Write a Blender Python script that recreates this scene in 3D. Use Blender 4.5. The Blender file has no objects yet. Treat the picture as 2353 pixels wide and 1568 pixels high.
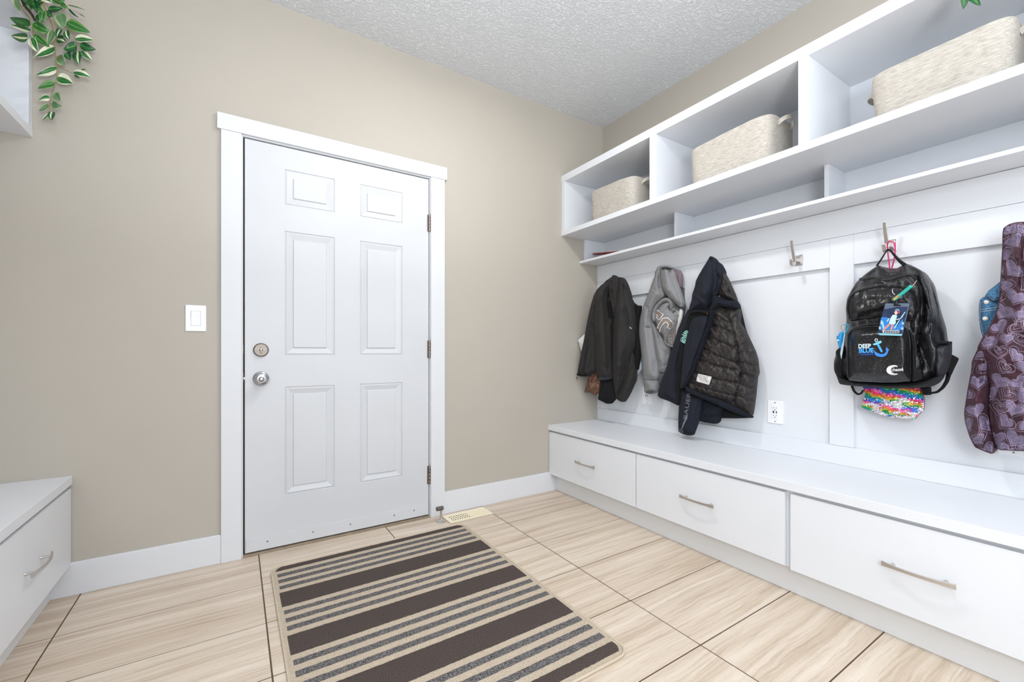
import bpy, bmesh, math, random
import numpy as np
from mathutils import Vector, Matrix, noise as mnoise
from mathutils.geometry import delaunay_2d_cdt
random.seed(7)
scene = bpy.context.scene
COL = scene.collection

# ------------------------------------------------------------------ camera
FPX, CX, CY, CZ = 994.7485, -2.4489, -2.5036, 1.0147
YAW = math.radians(32.534)
HY = 784 + 22.4734 + 0.33
cam_d = bpy.data.cameras.new('camera'); cam = bpy.data.objects.new('camera', cam_d); COL.objects.link(cam)
cam.location = (CX, CY, CZ); cam.rotation_euler = (math.radians(90), 0, -YAW)
cam_d.sensor_width = 36; cam_d.sensor_fit = 'HORIZONTAL'
cam_d.lens = FPX / 2353 * 36; cam_d.shift_y = (HY - 784) / 2353
cam_d.clip_start = .02; cam_d.clip_end = 60
scene.camera = cam

# ------------------------------------------------------------------ world, lights, exposure
w = bpy.data.worlds.new('world'); scene.world = w; w.use_nodes = True
w.node_tree.nodes['Background'].inputs[0].default_value = (.82, .90, 1, 1)
w.node_tree.nodes['Background'].inputs[1].default_value = 1.0
def area(name, loc, rot, size, power, col, sy=None, disk=False):
    l = bpy.data.lights.new(name, 'AREA'); l.energy = power; l.color = col; l.size = size
    if sy: l.shape = 'RECTANGLE'; l.size_y = sy
    if disk: l.shape = 'DISK'
    o = bpy.data.objects.new(name, l); COL.objects.link(o); o.location = loc; o.rotation_euler = [math.radians(a) for a in rot]
    return o
area('ceiling_lamp_light', (-1.42, -1.15, 2.72), (0, 0, 0), .20, 21, (1, .985, .96), disk=True)
area('rear_ceiling_fill', (-1.75, -3.3, 2.72), (0, 0, 0), .3, 5, (1, .97, .95), disk=True)  # unseen second ceiling light, added for soft fill behind the camera
area('rear_fill_light', (-1.6, -4.35, 1.5), (88, 0, 18), 2.0, 36, (.90, .95, 1), sy=2.3)  # added area light giving soft frontal fill, no known daylight source
area('left_fill_light', (-3.5, -3.75, 1.65), (84, 0, -72), 1.3, 98, (.90, .95, 1), sy=1.5)  # added soft fill for the right wall; no window stands here
area('ceiling_uplight_fill', (-2.2, -3.2, 1.35), (180, 0, 0),    .6, 84, (.94, .97, 1), disk=True)  # added uplight, brightens the ceiling and softens the room
uplight = bpy.data.objects['ceiling_uplight_fill']; uplight.data.spread = math.radians(135); uplight.rotation_euler = Vector((.0, .62, 1.6)).to_track_quat('-Z', 'Y').to_euler()
scene.view_settings.view_transform = 'Standard'; scene.view_settings.look = 'None'
scene.view_settings.gamma = 1; scene.view_settings.use_curve_mapping = False
scene.view_settings.exposure = -.16

# ------------------------------------------------------------------ picture -> world helpers (camera calibration)
_F = np.array([math.sin(YAW), math.cos(YAW), 0]); _R = np.array([math.cos(YAW), -math.sin(YAW), 0]); _U = np.array([0, 0, 1.0])
_C = np.array([CX, CY, CZ])
def at(u, v, axis, val):
    d = _F + _R * ((u - 1176.5) / FPX) - _U * ((v - HY) / FPX)
    t = (val - _C[axis]) / d[axis]
    return _C + d * t
def atX(u, v, x): return at(u, v, 0, x)
def atY(u, v, y): return at(u, v, 1, y)

# ------------------------------------------------------------------ materials
def lin(c):
    return tuple(((x / 255) / 12.92 if x / 255 <= .04045 else ((x / 255 + .055) / 1.055) ** 2.4) for x in c) + (1,)
MATS = {}
class NT:
    def __init__(s, name):
        s.m = bpy.data.materials.new(name); s.m.use_nodes = True; s.t = s.m.node_tree
        s.b = s.t.nodes['Principled BSDF']; MATS[name] = s.m
    def n(s, kind, **kw):
        nd = s.t.nodes.new(kind)
        for k, v in kw.items():
            if k.startswith('i_'): 
                key = k[2:]; nd.inputs[int(key) if key.isdigit() else key].default_value = v
            else: setattr(nd, k, v)
        return nd
    def l(s, a, b): s.t.links.new(a, b)
    def coords(s, scale=(1, 1, 1), kind='Object', rot=(0, 0, 0), extra=None):
        tc = s.n('ShaderNodeTexCoord'); mp = s.n('ShaderNodeMapping')
        mp.inputs['Scale'].default_value = scale; mp.inputs['Rotation'].default_value = rot
        s.l(tc.outputs[kind], mp.inputs[0]); return mp.outputs[0]
    def ramp(s, src, stops, interp='LINEAR'):
        r = s.n('ShaderNodeValToRGB'); cr = r.color_ramp; cr.interpolation = interp
        while len(cr.elements) < len(stops): cr.elements.new(.5)
        for e, (p, c) in zip(cr.elements, stops): e.position = p; e.color = c
        s.l(src, r.inputs[0]); return r.outputs[0]
    def bump(s, src, strength, dist=.001, prev=None):
        b = s.n('ShaderNodeBump'); b.inputs['Strength'].default_value = strength; b.inputs['Distance'].default_value = dist
        s.l(src, b.inputs['Height'])
        if prev is not None: s.l(prev, b.inputs['Normal'])
        s.l(b.outputs[0], s.b.inputs['Normal']); return b.outputs[0]
def mat(name, c, rough=.5, metal=0, var=0, vs=6, bump=0, bs=200, bd=.001, sheen=0, coat=0, stretch=(1, 1, 1), spec=None, c2=None, trans=0):
    if name in MATS: return MATS[name]
    s = NT(name); s.b.inputs['Base Color'].default_value = lin(c)
    s.b.inputs['Roughness'].default_value = rough; s.b.inputs['Metallic'].default_value = metal
    if spec is not None: s.b.inputs['Specular IOR Level'].default_value = spec
    if sheen: s.b.inputs['Sheen Weight'].default_value = sheen
    if coat: s.b.inputs['Coat Weight'].default_value = coat; s.b.inputs['Coat Roughness'].default_value = .1
    co = s.coords(stretch)
    if var or c2:
        nz = s.n('ShaderNodeTexNoise', i_Scale=vs, i_Detail=5); s.l(co, nz.inputs['Vector'])
        a = lin(c); k = 1 - var
        b = lin(c2) if c2 else (a[0] * k, a[1] * k, a[2] * k, 1)
        s.l(s.ramp(nz.outputs['Fac'], [(.35, b), (.65, a)]), s.b.inputs['Base Color'])
    if bump:
        nz = s.n('ShaderNodeTexNoise', i_Scale=bs, i_Detail=4); s.l(co, nz.inputs['Vector']); s.bump(nz.outputs['Fac'], bump, bd)
    return s.m

M_white = mat('white_melamine', (224, 227, 232), .38, var=.02, vs=2)
M_trim = mat('white_trim_paint', (216, 218, 222), .42, bump=.05, bs=60)
M_door = mat('white_door_paint', (206, 208, 212), .36, var=.03, vs=3, bump=.04, bs=90)
M_nickel = mat('brushed_nickel', (204, 200, 196), .34, 1, bump=.05, bs=400)
M_steel = mat('satin_chrome', (186, 188, 192), .26, 1)
M_bronze = mat('aged_nickel', (146, 136, 128), .36, 1)
M_dark = mat('dark_void', (28, 25, 22), .9)
M_plastic = mat('white_plastic', (240, 241, 244), .3)
M_screw = mat('screw_steel', (130, 130, 132), .35, 1)
M_black = mat('black_plastic', (14, 14, 15), .45)
M_seal = mat('brown_weather_seal', (58, 45, 36), .8)
M_sill = mat('tan_threshold', (150, 135, 115), .6, var=.2, vs=20)
M_cream = mat('cream_enamel', (238, 228, 200), .4)

def wallmat(name, c):
    s = NT(name); co = s.coords()
    nz = s.n('ShaderNodeTexNoise', i_Scale=1.4, i_Detail=3); s.l(co, nz.inputs['Vector'])
    a = lin(c); s.l(s.ramp(nz.outputs['Fac'], [(.3, (a[0] * .96, a[1] * .965, a[2] * .97, 1)), (.7, a)]), s.b.inputs['Base Color'])
    s.b.inputs['Roughness'].default_value = .6
    n2 = s.n('ShaderNodeTexNoise', i_Scale=170, i_Detail=3); s.l(co, n2.inputs['Vector']); s.bump(n2.outputs['Fac'], .12, .0015)
    return s.m
M_wall = wallmat('greige_wall_paint', (181, 174, 163))

def ceilmat():
    s = NT('knockdown_ceiling'); co = s.coords()
    s.b.inputs['Base Color'].default_value = lin((225, 227, 230)); s.b.inputs['Roughness'].default_value = .9
    n1 = s.n('ShaderNodeTexNoise', i_Scale=75, i_Detail=5, i_Roughness=.65); s.l(co, n1.inputs['Vector'])
    r = s.ramp(n1.outputs['Fac'], [(.42, (0, 0, 0, 1)), (.6, (1, 1, 1, 1))]); s.bump(r, .75, .005)
    return s.m
M_ceil = ceilmat()

def tilemat():
    s = NT('travertine_porcelain')
    tc = s.n('ShaderNodeTexCoord'); oi = s.n('ShaderNodeObjectInfo')
    mul = s.n('ShaderNodeMath', operation='MULTIPLY'); mul.inputs[1].default_value = 37.0
    s.l(oi.outputs['Random'], mul.inputs[0])
    cmb = s.n('ShaderNodeCombineXYZ'); s.l(mul.outputs[0], cmb.inputs[0]); s.l(mul.outputs[0], cmb.inputs[1])
    add = s.n('ShaderNodeVectorMath', operation='ADD'); s.l(tc.outputs['Object'], add.inputs[0]); s.l(cmb.outputs[0], add.inputs[1])
    wn = s.n('ShaderNodeTexNoise', i_Scale=3.2, i_Detail=3); s.l(add.outputs[0], wn.inputs['Vector'])
    wo = s.n('ShaderNodeMath', operation='MULTIPLY', i_1=.035); s.l(wn.outputs['Fac'], wo.inputs[0])
    wc = s.n('ShaderNodeCombineXYZ'); s.l(wo.outputs[0], wc.inputs[1])
    wa = s.n('ShaderNodeVectorMath', operation='ADD'); s.l(add.outputs[0], wa.inputs[0]); s.l(wc.outputs[0], wa.inputs[1])
    def stretched(sx, sy, sc, det, dist=0):
        mp = s.n('ShaderNodeMapping'); mp.inputs['Scale'].default_value = (sx, sy, 1); s.l(wa.outputs[0], mp.inputs[0])
        nz = s.n('ShaderNodeTexNoise', i_Scale=sc, i_Detail=det, i_Distortion=dist); nz.inputs['Roughness'].default_value = .62
        s.l(mp.outputs[0], nz.inputs['Vector']); return nz.outputs['Fac']
    base = s.ramp(stretched(.03, 1, 17, 4), [(.28, lin((184, 165, 144))), (.43, lin((203, 186, 167))), (.54, lin((213, 198, 181))), (.70, lin((221, 210, 195)))])
    vein = s.ramp(stretched(.035, 1, 75, 6, .25), [(.34, (.72, .66, .60, 1)), (.50, (1, 1, 1, 1))])
    mx = s.n('ShaderNodeMix', data_type='RGBA', blend_type='MULTIPLY'); mx.inputs[0].default_value = .75
    s.l(base, mx.inputs[6]); s.l(vein, mx.inputs[7])
    crk = s.ramp(stretched(.16, 1, 60, 8, 1.6), [(.485, (1, 1, 1, 1)), (.5, (.70, .64, .58, 1)), (.515, (1, 1, 1, 1))])
    m3 = s.n('ShaderNodeMix', data_type='RGBA', blend_type='MULTIPLY'); m3.inputs[0].default_value = .35; s.l(mx.outputs[2], m3.inputs[6]); s.l(crk, m3.inputs[7])
    hl = s.ramp(stretched(.04, 1, 60, 5, .3), [(.6, (0, 0, 0, 1)), (.7, (.4, .4, .4, 1))])
    m2 = s.n('ShaderNodeMix', data_type='RGBA'); s.l(hl, m2.inputs[0]); s.l(m3.outputs[2], m2.inputs[6]); m2.inputs[7].default_value = lin((232, 224, 213))
    s.l(m2.outputs[2], s.b.inputs['Base Color'])
    s.b.inputs['Roughness'].default_value = .38
    s.bump(stretched(.1, 1, 26, 8, 1.1), .08, .001)
    return s.m
M_tile = tilemat()
M_grout = mat('brown_grout', (92, 74, 60), .9, var=.15, vs=40)

def rugmat(name, a, b, scale=420):
    s = NT(name); co = s.coords()
    nz = s.n('ShaderNodeTexNoise', i_Scale=scale, i_Detail=3); s.l(co, nz.inputs['Vector'])
    s.l(s.ramp(nz.outputs['Fac'], [(.38, lin(a)), (.62, lin(b))]), s.b.inputs['Base Color'])
    s.b.inputs['Roughness'].default_value = .95; s.b.inputs['Specular IOR Level'].default_value = .1
    wv = s.n('ShaderNodeTexWave', i_Scale=60, i_Distortion=2.5); wv.bands_direction = 'Y'; s.l(co, wv.inputs['Vector'])
    b1 = s.bump(wv.outputs['Fac'], .25, .001); s.bump(nz.outputs['Fac'], .7, .002, b1)
    return s.m
R_dark = rugmat('dark_brown_pile', (52, 44, 42), (100, 90, 85)); R_grey = rugmat('mottled_grey_pile', (46, 44, 47), (136, 132, 130), 330); R_beige = rugmat('beige_pile', (170, 155, 136), (203, 189, 170))

def fabric(name, c, c2, sc=260, bump=.5, rough=.9, fleck=None, stretch=(1, 1, 1), sheen=.02):
    s = NT(name); co = s.coords(stretch)
    nz = s.n('ShaderNodeTexNoise', i_Scale=sc, i_Detail=4); s.l(co, nz.inputs['Vector'])
    s.l(s.ramp(nz.outputs['Fac'], [(.36, lin(c2)), (.64, lin(c))]), s.b.inputs['Base Color'])
    s.b.inputs['Roughness'].default_value = rough; s.b.inputs['Sheen Weight'].default_value = sheen; s.b.inputs['Specular IOR Level'].default_value = .25
    s.bump(nz.outputs['Fac'], bump, .0015); return s.m
def basketmat():
    s = NT('woven_heather_canvas'); co = s.coords((2.2, .5, 6))
    nz = s.n('ShaderNodeTexNoise', i_Scale=66, i_Detail=6); nz.inputs['Roughness'].default_value = .75; s.l(co, nz.inputs['Vector'])
    s.l(s.ramp(nz.outputs['Fac'], [(.36, lin((156, 150, 141))), (.5, lin((186, 180, 171))), (.64, lin((206, 201, 192)))]), s.b.inputs['Base Color'])
    s.b.inputs['Roughness'].default_value = .95
    c2 = s.coords((1, 1, 1), rot=(.8, 0, 0)); wv = s.n('ShaderNodeTexWave', i_Scale=95, i_Distortion=.6); wv.bands_direction = 'Z'; s.l(c2, wv.inputs['Vector'])
    s.bump(wv.outputs['Fac'], .5, .0015); return s.m
M_basket = basketmat()
M_blk = fabric('charcoal_softshell', (54, 52, 51), (40, 38, 38), 420, .25)
M_blk2 = fabric('black_lining', (24, 24, 26), (14, 14, 16), 300, .2)
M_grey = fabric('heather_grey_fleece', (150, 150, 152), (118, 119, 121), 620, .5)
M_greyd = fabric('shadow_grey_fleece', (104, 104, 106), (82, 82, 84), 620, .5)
M_navy = fabric('navy_softshell', (36, 39, 50), (24, 26, 36), 420, .25)
M_navyk = fabric('navy_rib_knit', (24, 29, 40), (14, 17, 25), 260, .6)
M_quilt = fabric('quilted_lining', (58, 53, 52), (38, 35, 36), 60, .3, .40, sheen=0)
M_brown = fabric('brown_leather', (120, 88, 72), (84, 58, 47), 60, .5, .5, sheen=0)
M_wcloth = fabric('white_cloth', (226, 226, 224), (196, 198, 198), 200, .3)
M_bcloth = fabric('pale_blue_cloth', (190, 205, 216), (150, 170, 186), 200, .3)
M_mauve = fabric('mauve_lining', (138, 122, 128), (112, 98, 104), 200, .3)
M_purple = fabric('plum_nylon', (76, 46, 58), (58, 34, 46), 40, .3, .6, sheen=.05)
M_lilac = mat('lilac_print', (112, 100, 132), .6, var=.12, vs=60)
M_lilacline = mat('pale_lilac_print', (166, 148, 172), .6)
M_denim = fabric('blue_denim', (92, 138, 172), (44, 84, 124), 330, .7, stretch=(1, 1, .35))
M_pink = mat('hot_pink_cord', (214, 30, 118), .5)
M_web = fabric('black_webbing', (26, 26, 28), (16, 16, 18), 500, .4, .8)
M_lbl = mat('white_label', (206, 204, 202), .6, var=.08, vs=120)
M_lgrey = mat('silver_print', (150, 154, 160), .5)
M_wht = mat('white_print', (226, 226, 228), .5)
M_taupe = mat('taupe_applique', (150, 136, 126), .8, var=.12, vs=90)
M_green = mat('green_thread', (20, 120, 96), .6)
M_mint = mat('mint_thread', (176, 214, 206), .6)

def glitter():
    s = NT('black_glitter_vinyl'); co = s.coords()
    v = s.n('ShaderNodeTexVoronoi', i_Scale=520); s.l(co, v.inputs['Vector'])
    sep = s.n('ShaderNodeSeparateColor'); s.l(v.outputs['Color'], sep.inputs[0])
    r = s.ramp(sep.outputs[0], [(.9, (0, 0, 0, 1)), (.97, (1, 1, 1, 1))], 'CONSTANT')
    mx = s.n('ShaderNodeMix', data_type='RGBA'); s.l(r, mx.inputs[0]); mx.inputs[6].default_value = lin((20, 20, 23)); 
    c2 = s.ramp(sep.outputs[1], [(0, lin((120, 118, 116))), (.5, lin((90, 98, 120))), (1, lin((150, 130, 110)))]); s.l(c2, mx.inputs[7])
    s.l(mx.outputs[2], s.b.inputs['Base Color'])
    mm = s.n('ShaderNodeMath', operation='MULTIPLY'); mm.inputs[1].default_value = .75; s.l(r, mm.inputs[0]); s.l(mm.outputs[0], s.b.inputs['Metallic'])
    s.b.inputs['Roughness'].default_value = .30
    nrm = s.bump(sep.outputs[2], .55, .0012)
    n2 = s.n('ShaderNodeTexNoise', i_Scale=22, i_Detail=4); s.l(co, n2.inputs['Vector']); s.bump(n2.outputs['Fac'], .45, .008, nrm)
    return s.m
M_glit = glitter()
def mesh_fab():
    s = NT('black_mesh_net'); co = s.coords((1, 1, 1), rot=(.5, 0, 0)); wv = s.n('ShaderNodeTexWave', i_Scale=120); wv.bands_direction = 'Z'; s.l(co, wv.inputs['Vector'])
    s.l(s.ramp(wv.outputs['Fac'], [(.4, lin((12, 12, 14))), (.7, lin((62, 64, 72)))]), s.b.inputs['Base Color']); s.b.inputs['Roughness'].default_value = .6
    s.bump(wv.outputs['Fac'], .5, .001); return s.m
M_net = mesh_fab()

def leafmat(name, base, edge, mid, e0=.62, e1=.78, m1=.12, rough=.38):
    s = NT(name); uv = s.n('ShaderNodeUVMap'); sp = s.n('ShaderNodeSeparateXYZ'); s.l(uv.outputs[0], sp.inputs[0])
    co = s.coords(); nz = s.n('ShaderNodeTexNoise', i_Scale=60, i_Detail=2); s.l(co, nz.inputs['Vector'])
    a = s.n('ShaderNodeMath', operation='SUBTRACT', i_1=.5); s.l(sp.outputs[1], a.inputs[0])
    ab = s.n('ShaderNodeMath', operation='ABSOLUTE'); s.l(a.outputs[0], ab.inputs[0])
    m2 = s.n('ShaderNodeMath', operation='MULTIPLY_ADD'); m2.inputs[1].default_value = .22; s.l(nz.outputs['Fac'], m2.inputs[0]); 
    d = s.n('ShaderNodeMath', operation='MULTIPLY', i_1=2.0); s.l(ab.outputs[0], d.inputs[0]); s.l(d.outputs[0], m2.inputs[2])
    b = lin(base)
    s.l(s.ramp(m2.outputs[0], [(0, lin(mid)), (m1 + .10, lin(mid)), (m1 + .16, b), (e0 + .1, (b[0] * .8, b[1] * .8, b[2] * .8, 1)), (e1 + .1, lin(edge))]), s.b.inputs['Base Color'])
    s.b.inputs['Roughness'].default_value = rough
    return s.m
L_dark = leafmat('dark_green_leaf', (28, 96, 42), (20, 70, 44), (110, 160, 70), m1=.02)
L_var = leafmat('cream_edged_leaf', (40, 112, 52), (226, 226, 200), (96, 150, 80), .5, .6, .02)
L_soft = leafmat('grey_green_leaf', (96, 132, 92), (150, 168, 120), (120, 150, 96), m1=.0, rough=.6)
L_strp = leafmat('cream_striped_leaf', (34, 104, 48), (26, 84, 50), (222, 220, 186), m1=.2)
L_lime = leafmat('bright_green_leaf', (48, 112, 50), (100, 146, 70), (112, 158, 84), m1=.05)
M_stem = mat('olive_stem', (150, 132, 66), .6, var=.2, vs=60)
M_bark = mat('dark_bark', (72, 62, 58), .9, var=.3, vs=80)

# ------------------------------------------------------------------ mesh builders
class MB:
    def __init__(s): s.v = []; s.f = []; s.m = []
    def add(s, v, f, mi=0):
        o = len(s.v); s.v += [tuple(map(float, p)) for p in v]; s.f += [tuple(i + o for i in q) for q in f]; s.m += [mi] * len(f); return s
    def box(s, x0, x1, y0, y1, z0, z1, mi=0):
        x0, x1 = sorted((x0, x1)); y0, y1 = sorted((y0, y1)); z0, z1 = sorted((z0, z1))
        v = [(x0, y0, z0), (x1, y0, z0), (x1, y1, z0), (x0, y1, z0), (x0, y0, z1), (x1, y0, z1), (x1, y1, z1), (x0, y1, z1)]
        return s.add(v, [(3, 2, 1, 0), (4, 5, 6, 7), (0, 1, 5, 4), (1, 2, 6, 5), (2, 3, 7, 6), (3, 0, 4, 7)], mi)
    def lathe(s, c, axis, prof, n=32, mi=0):           # prof: (radius, distance along axis)
        a = Vector(axis).normalized(); t = a.orthogonal().normalized(); b = a.cross(t); c = Vector(c); v = []; f = []
        for r, h in prof:
            for i in range(n):
                k = 2 * math.pi * i / n; v.append(c + a * h + (t * math.cos(k) + b * math.sin(k)) * max(r, 1e-5))
        for j in range(len(prof) - 1):
            for i in range(n): f.append((j * n + i, j * n + (i + 1) % n, (j + 1) * n + (i + 1) % n, (j + 1) * n + i))
        f.append(tuple(range(n))[::-1]); f.append(tuple((len(prof) - 1) * n + i for i in range(n)))
        return s.add(v, f, mi)
    def tube(s, pts, r, n=8, mi=0):
        pts = [Vector(p) for p in pts]; v = []; f = []; rr = r if isinstance(r, (list, tuple)) else [r] * len(pts)
        ref = None
        for i, p in enumerate(pts):
            d = (pts[min(i + 1, len(pts) - 1)] - pts[max(i - 1, 0)]).normalized()
            if ref is None: ref = d.orthogonal().normalized()
            ref = (ref - d * ref.dot(d)).normalized(); b = d.cross(ref)
            for k in range(n):
                a = 2 * math.pi * k / n; v.append(p + (ref * math.cos(a) + b * math.sin(a)) * rr[i])
        for j in range(len(pts) - 1):
            for i in range(n): f.append((j * n + i, j * n + (i + 1) % n, (j + 1) * n + (i + 1) % n, (j + 1) * n + i))
        f.append(tuple(range(n))[::-1]); f.append(tuple((len(pts) - 1) * n + i for i in range(n)))
        return s.add(v, f, mi)
    def sweep(s, pts, side, ws, ts, mi=0):              # rectangular section swept along pts; side = width direction
        pts = [Vector(p) for p in pts]; S = Vector(side).normalized(); v = []; f = []; n = len(pts)
        ws = ws if isinstance(ws, (list, tuple)) else [ws] * n; ts = ts if isinstance(ts, (list, tuple)) else [ts] * n
        for i, p in enumerate(pts):
            d = (pts[min(i + 1, n - 1)] - pts[max(i - 1, 0)]).normalized(); nn = d.cross(S).normalized()
            for a, b in ((-1, -1), (1, -1), (1, 1), (-1, 1)): v.append(p + S * (a * ws[i] / 2) + nn * (b * ts[i] / 2))
        for j in range(n - 1):
            for i in range(4): f.append((j * 4 + i, j * 4 + (i + 1) % 4, (j + 1) * 4 + (i + 1) % 4, (j + 1) * 4 + i))
        f += [(3, 2, 1, 0), tuple((n - 1) * 4 + i for i in range(4))]
        return s.add(v, f, mi)
    def build(s, name, mats, parent=None, smooth=False, bevel=0, fix=True):
        me = bpy.data.meshes.new(name); me.from_pydata(s.v, [], s.f)
        if not isinstance(mats, (list, tuple)): mats = [mats]
        for m in mats: me.materials.append(m)
        me.polygons.foreach_set('material_index', s.m)
        if fix:
            bm = bmesh.new(); bm.from_mesh(me); bmesh.ops.recalc_face_normals(bm, faces=bm.faces); bm.to_mesh(me); bm.free()
        o = bpy.data.objects.new(name, me); COL.objects.link(o)
        if smooth:
            me.shade_smooth()
            try: me.set_sharp_from_angle(angle=math.radians(40))
            except Exception: pass
        if bevel:
            md = o.modifiers.new('bevel', 'BEVEL'); md.width = bevel; md.segments = 2; md.limit_method = 'ANGLE'
        me.update()
        if parent: o.parent = parent; o.matrix_parent_inverse = parent.matrix_basis.inverted()
        return o
def tag(o, label=None, cat=None, group=None, kind=None):
    if label: o['label'] = label
    if cat: o['category'] = cat
    if group: o['group'] = group
    if kind: o['kind'] = kind
    return o
def thing(name, loc, label=None, cat=None, group=None, kind=None):
    o = bpy.data.objects.new(name, None); COL.objects.link(o); o.location = loc; o.empty_display_size = .05
    return tag(o, label, cat, group, kind)
def cp(o, parent=None, delta=(0, 0, 0)):               # copy a thing, its parts and sub-parts, moved by delta
    c = o.copy(); COL.objects.link(c)
    if parent is None: c.location = Vector(o.location) + Vector(delta)
    else: c.parent = parent
    for k in list(o.children): cp(k, c)
    return c

# ------------------------------------------------------------------ setting
XL, YB, H = -3.57, -4.6, 2.781
YCOL = [-3.63, -2.995, -2.353, -1.722, -1.097, -.472, .02]
YROW = [.02, -.336] + [-.336 - .3145 * k for k in range(1, 14)]
fl = MB().box(XL - .1, .1, YB, .12, -.06, -.0015).build('floor', M_grout); tag(fl, kind='structure')
for j in range(len(YROW) - 1):
    for i in range(len(YCOL) - 1):
        x0, x1, y1, y0 = YCOL[i], YCOL[i + 1], YROW[j], YROW[j + 1]
        if x0 > -.45 or y0 < YB: continue
        cx, cy = (x0 + x1) / 2, (y0 + y1) / 2; g = .0024
        t = MB().box(x0 + g - cx, x1 - g - cx, y0 + g - cy, y1 - g - cy, -.008, 0).build('tile', M_tile, fl, bevel=.0008)
        t.location = (cx, cy, random.uniform(-.0002, .0002))
tag(MB().box(XL - .1, .1, YB, .12, H, H + .06).build('ceiling', M_ceil), kind='structure')
DX0, DX1, DZ = -2.4195, -1.4515, 2.068                 # door opening (jamb faces)
wb = MB(); wb.box(XL - .1, DX0 - .02, 0, .12, -.01, H); wb.box(DX1 + .02, .1, 0, .12, -.01, H); wb.box(DX0 - .02, DX1 + .02, 0, .12, DZ + .02, H)
tag(wb.build('wall_back', M_wall), kind='structure')
tag(MB().box(0, .1, YB, 0, -.01, H).build('wall_right', M_wall), kind='structure')
tag(MB().box(XL - .1, XL, YB, 0, -.01, H).build('wall_left', M_wall), kind='structure')
wf = MB(); wf.box(XL - .1, -2.95, YB - .12, YB, -.01, H); wf.box(-.65, .1, YB - .12, YB, -.01, H); wf.box(-2.95, -.65, YB - .12, YB, 2.45, H)
tag(wf.build('wall_front', M_wall), kind='structure')
def trim(name, *b): return tag(MB().box(*b).build(name, M_trim, bevel=.0015), kind='structure')
trim('trim_1', -2.509, DX0 - .006, -.018, 0, 0, 2.075)
trim('trim_2', DX1 + .004, -1.3566, -.018, 0, 0, 2.075)
trim('trim_3', -2.5243, -1.3427, -.022, 0, 2.075, 2.1522)
bb = MB().box(-3.09, -2.509, -.013, 0, 0, .136).build('baseboard_back', M_trim, bevel=.002); tag(bb, kind='structure')
bb = MB().box(-1.3566, -.40, -.013, 0, 0, .138).build('baseboard_back', M_trim, bevel=.002); tag(bb, kind='structure')

# ------------------------------------------------------------------ door
door = thing('door_1', (-1.935, 0, 0), kind='structure')
jm = MB(); jm.box(DX0 - .02, DX0, -.004, .115, 0, DZ + .02); jm.box(DX1, DX1 + .02, -.004, .115, 0, DZ + .02); jm.box(DX0, DX1, -.004, .115, DZ, DZ + .02)
jm.box(DX0, DX0 + .012, .05, .115, 0, DZ); jm.box(DX1 - .012, DX1, .05, .115, 0, DZ); jm.box(DX0, DX1, .05, .115, DZ - .012, DZ)
jm.build('door_jamb', M_trim, door)
MB().box(DX0, DX1, .1, .118, 0, DZ).build('dark_backing', M_dark, door)  # dark sheet added so the gaps round the slab look shaded
MB().box(DX0, DX1, -.012, .1, 0, .011).build('threshold', M_sill, door, bevel=.002)
MB().box(DX0 + .0005, DX0 + .006, .006, .05, .012, DZ - .004).build('weather_seal', M_seal, door)
SX0, SX1, SZ0, SZ1 = DX0 + .008, DX1 - .0045, .016, DZ - .006
cols = [(-2.2377, -1.9959), (-1.8628, -1.6200)]; rows = [(.2725, .8300), (.9910, 1.6325), (1.7660, 1.9500)]
xs = sorted([SX0, SX1] + [a for c in cols for a in c]); zs = sorted([SZ0, SZ1] + [a for r in rows for a in r])
sl = MB()
for i in range(len(xs) - 1):
    for k in range(len(zs) - 1):
        if i in (1, 3) and k in (1, 3, 5): continue
        sl.add([(xs[i], 0, zs[k]), (xs[i + 1], 0, zs[k]), (xs[i + 1], 0, zs[k + 1]), (xs[i], 0, zs[k + 1])], [(0, 1, 2, 3)])
sl.add([(SX0, 0, SZ0), (SX1, 0, SZ0), (SX1, 0, SZ1), (SX0, 0, SZ1), (SX0, .044, SZ0), (SX1, .044, SZ0), (SX1, .044, SZ1), (SX0, .044, SZ1)], [(0, 4, 5, 1), (1, 5, 6, 2), (2, 6, 7, 3), (3, 7, 4, 0), (4, 7, 6, 5)])
slab = sl.build('door_slab', M_door, door, fix=False)
prof = [(0, 0), (.0025, .0045), (.0055, .0045), (.0085, .0010), (.012, .0008), (.0385, .0085), (.0395, .0085), (.0425, .0022), (.0450, .0018)]
for c in cols:
    for r in rows:
        p = MB(); v = []
        for ins, y in prof: v += [(c[0] + ins, y, r[0] + ins), (c[1] - ins, y, r[0] + ins), (c[1] - ins, y, r[1] - ins), (c[0] + ins, y, r[1] - ins)]
        f = [(4 * j + i, 4 * j + (i + 1) % 4, 4 * j + 4 + (i + 1) % 4, 4 * j + 4 + i) for j in range(len(prof) - 1) for i in range(4)]
        f.append(tuple(4 * (len(prof) - 1) + i for i in range(4))); p.add(v, f); p.build('door_panel', M_door, door, fix=False)
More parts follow.
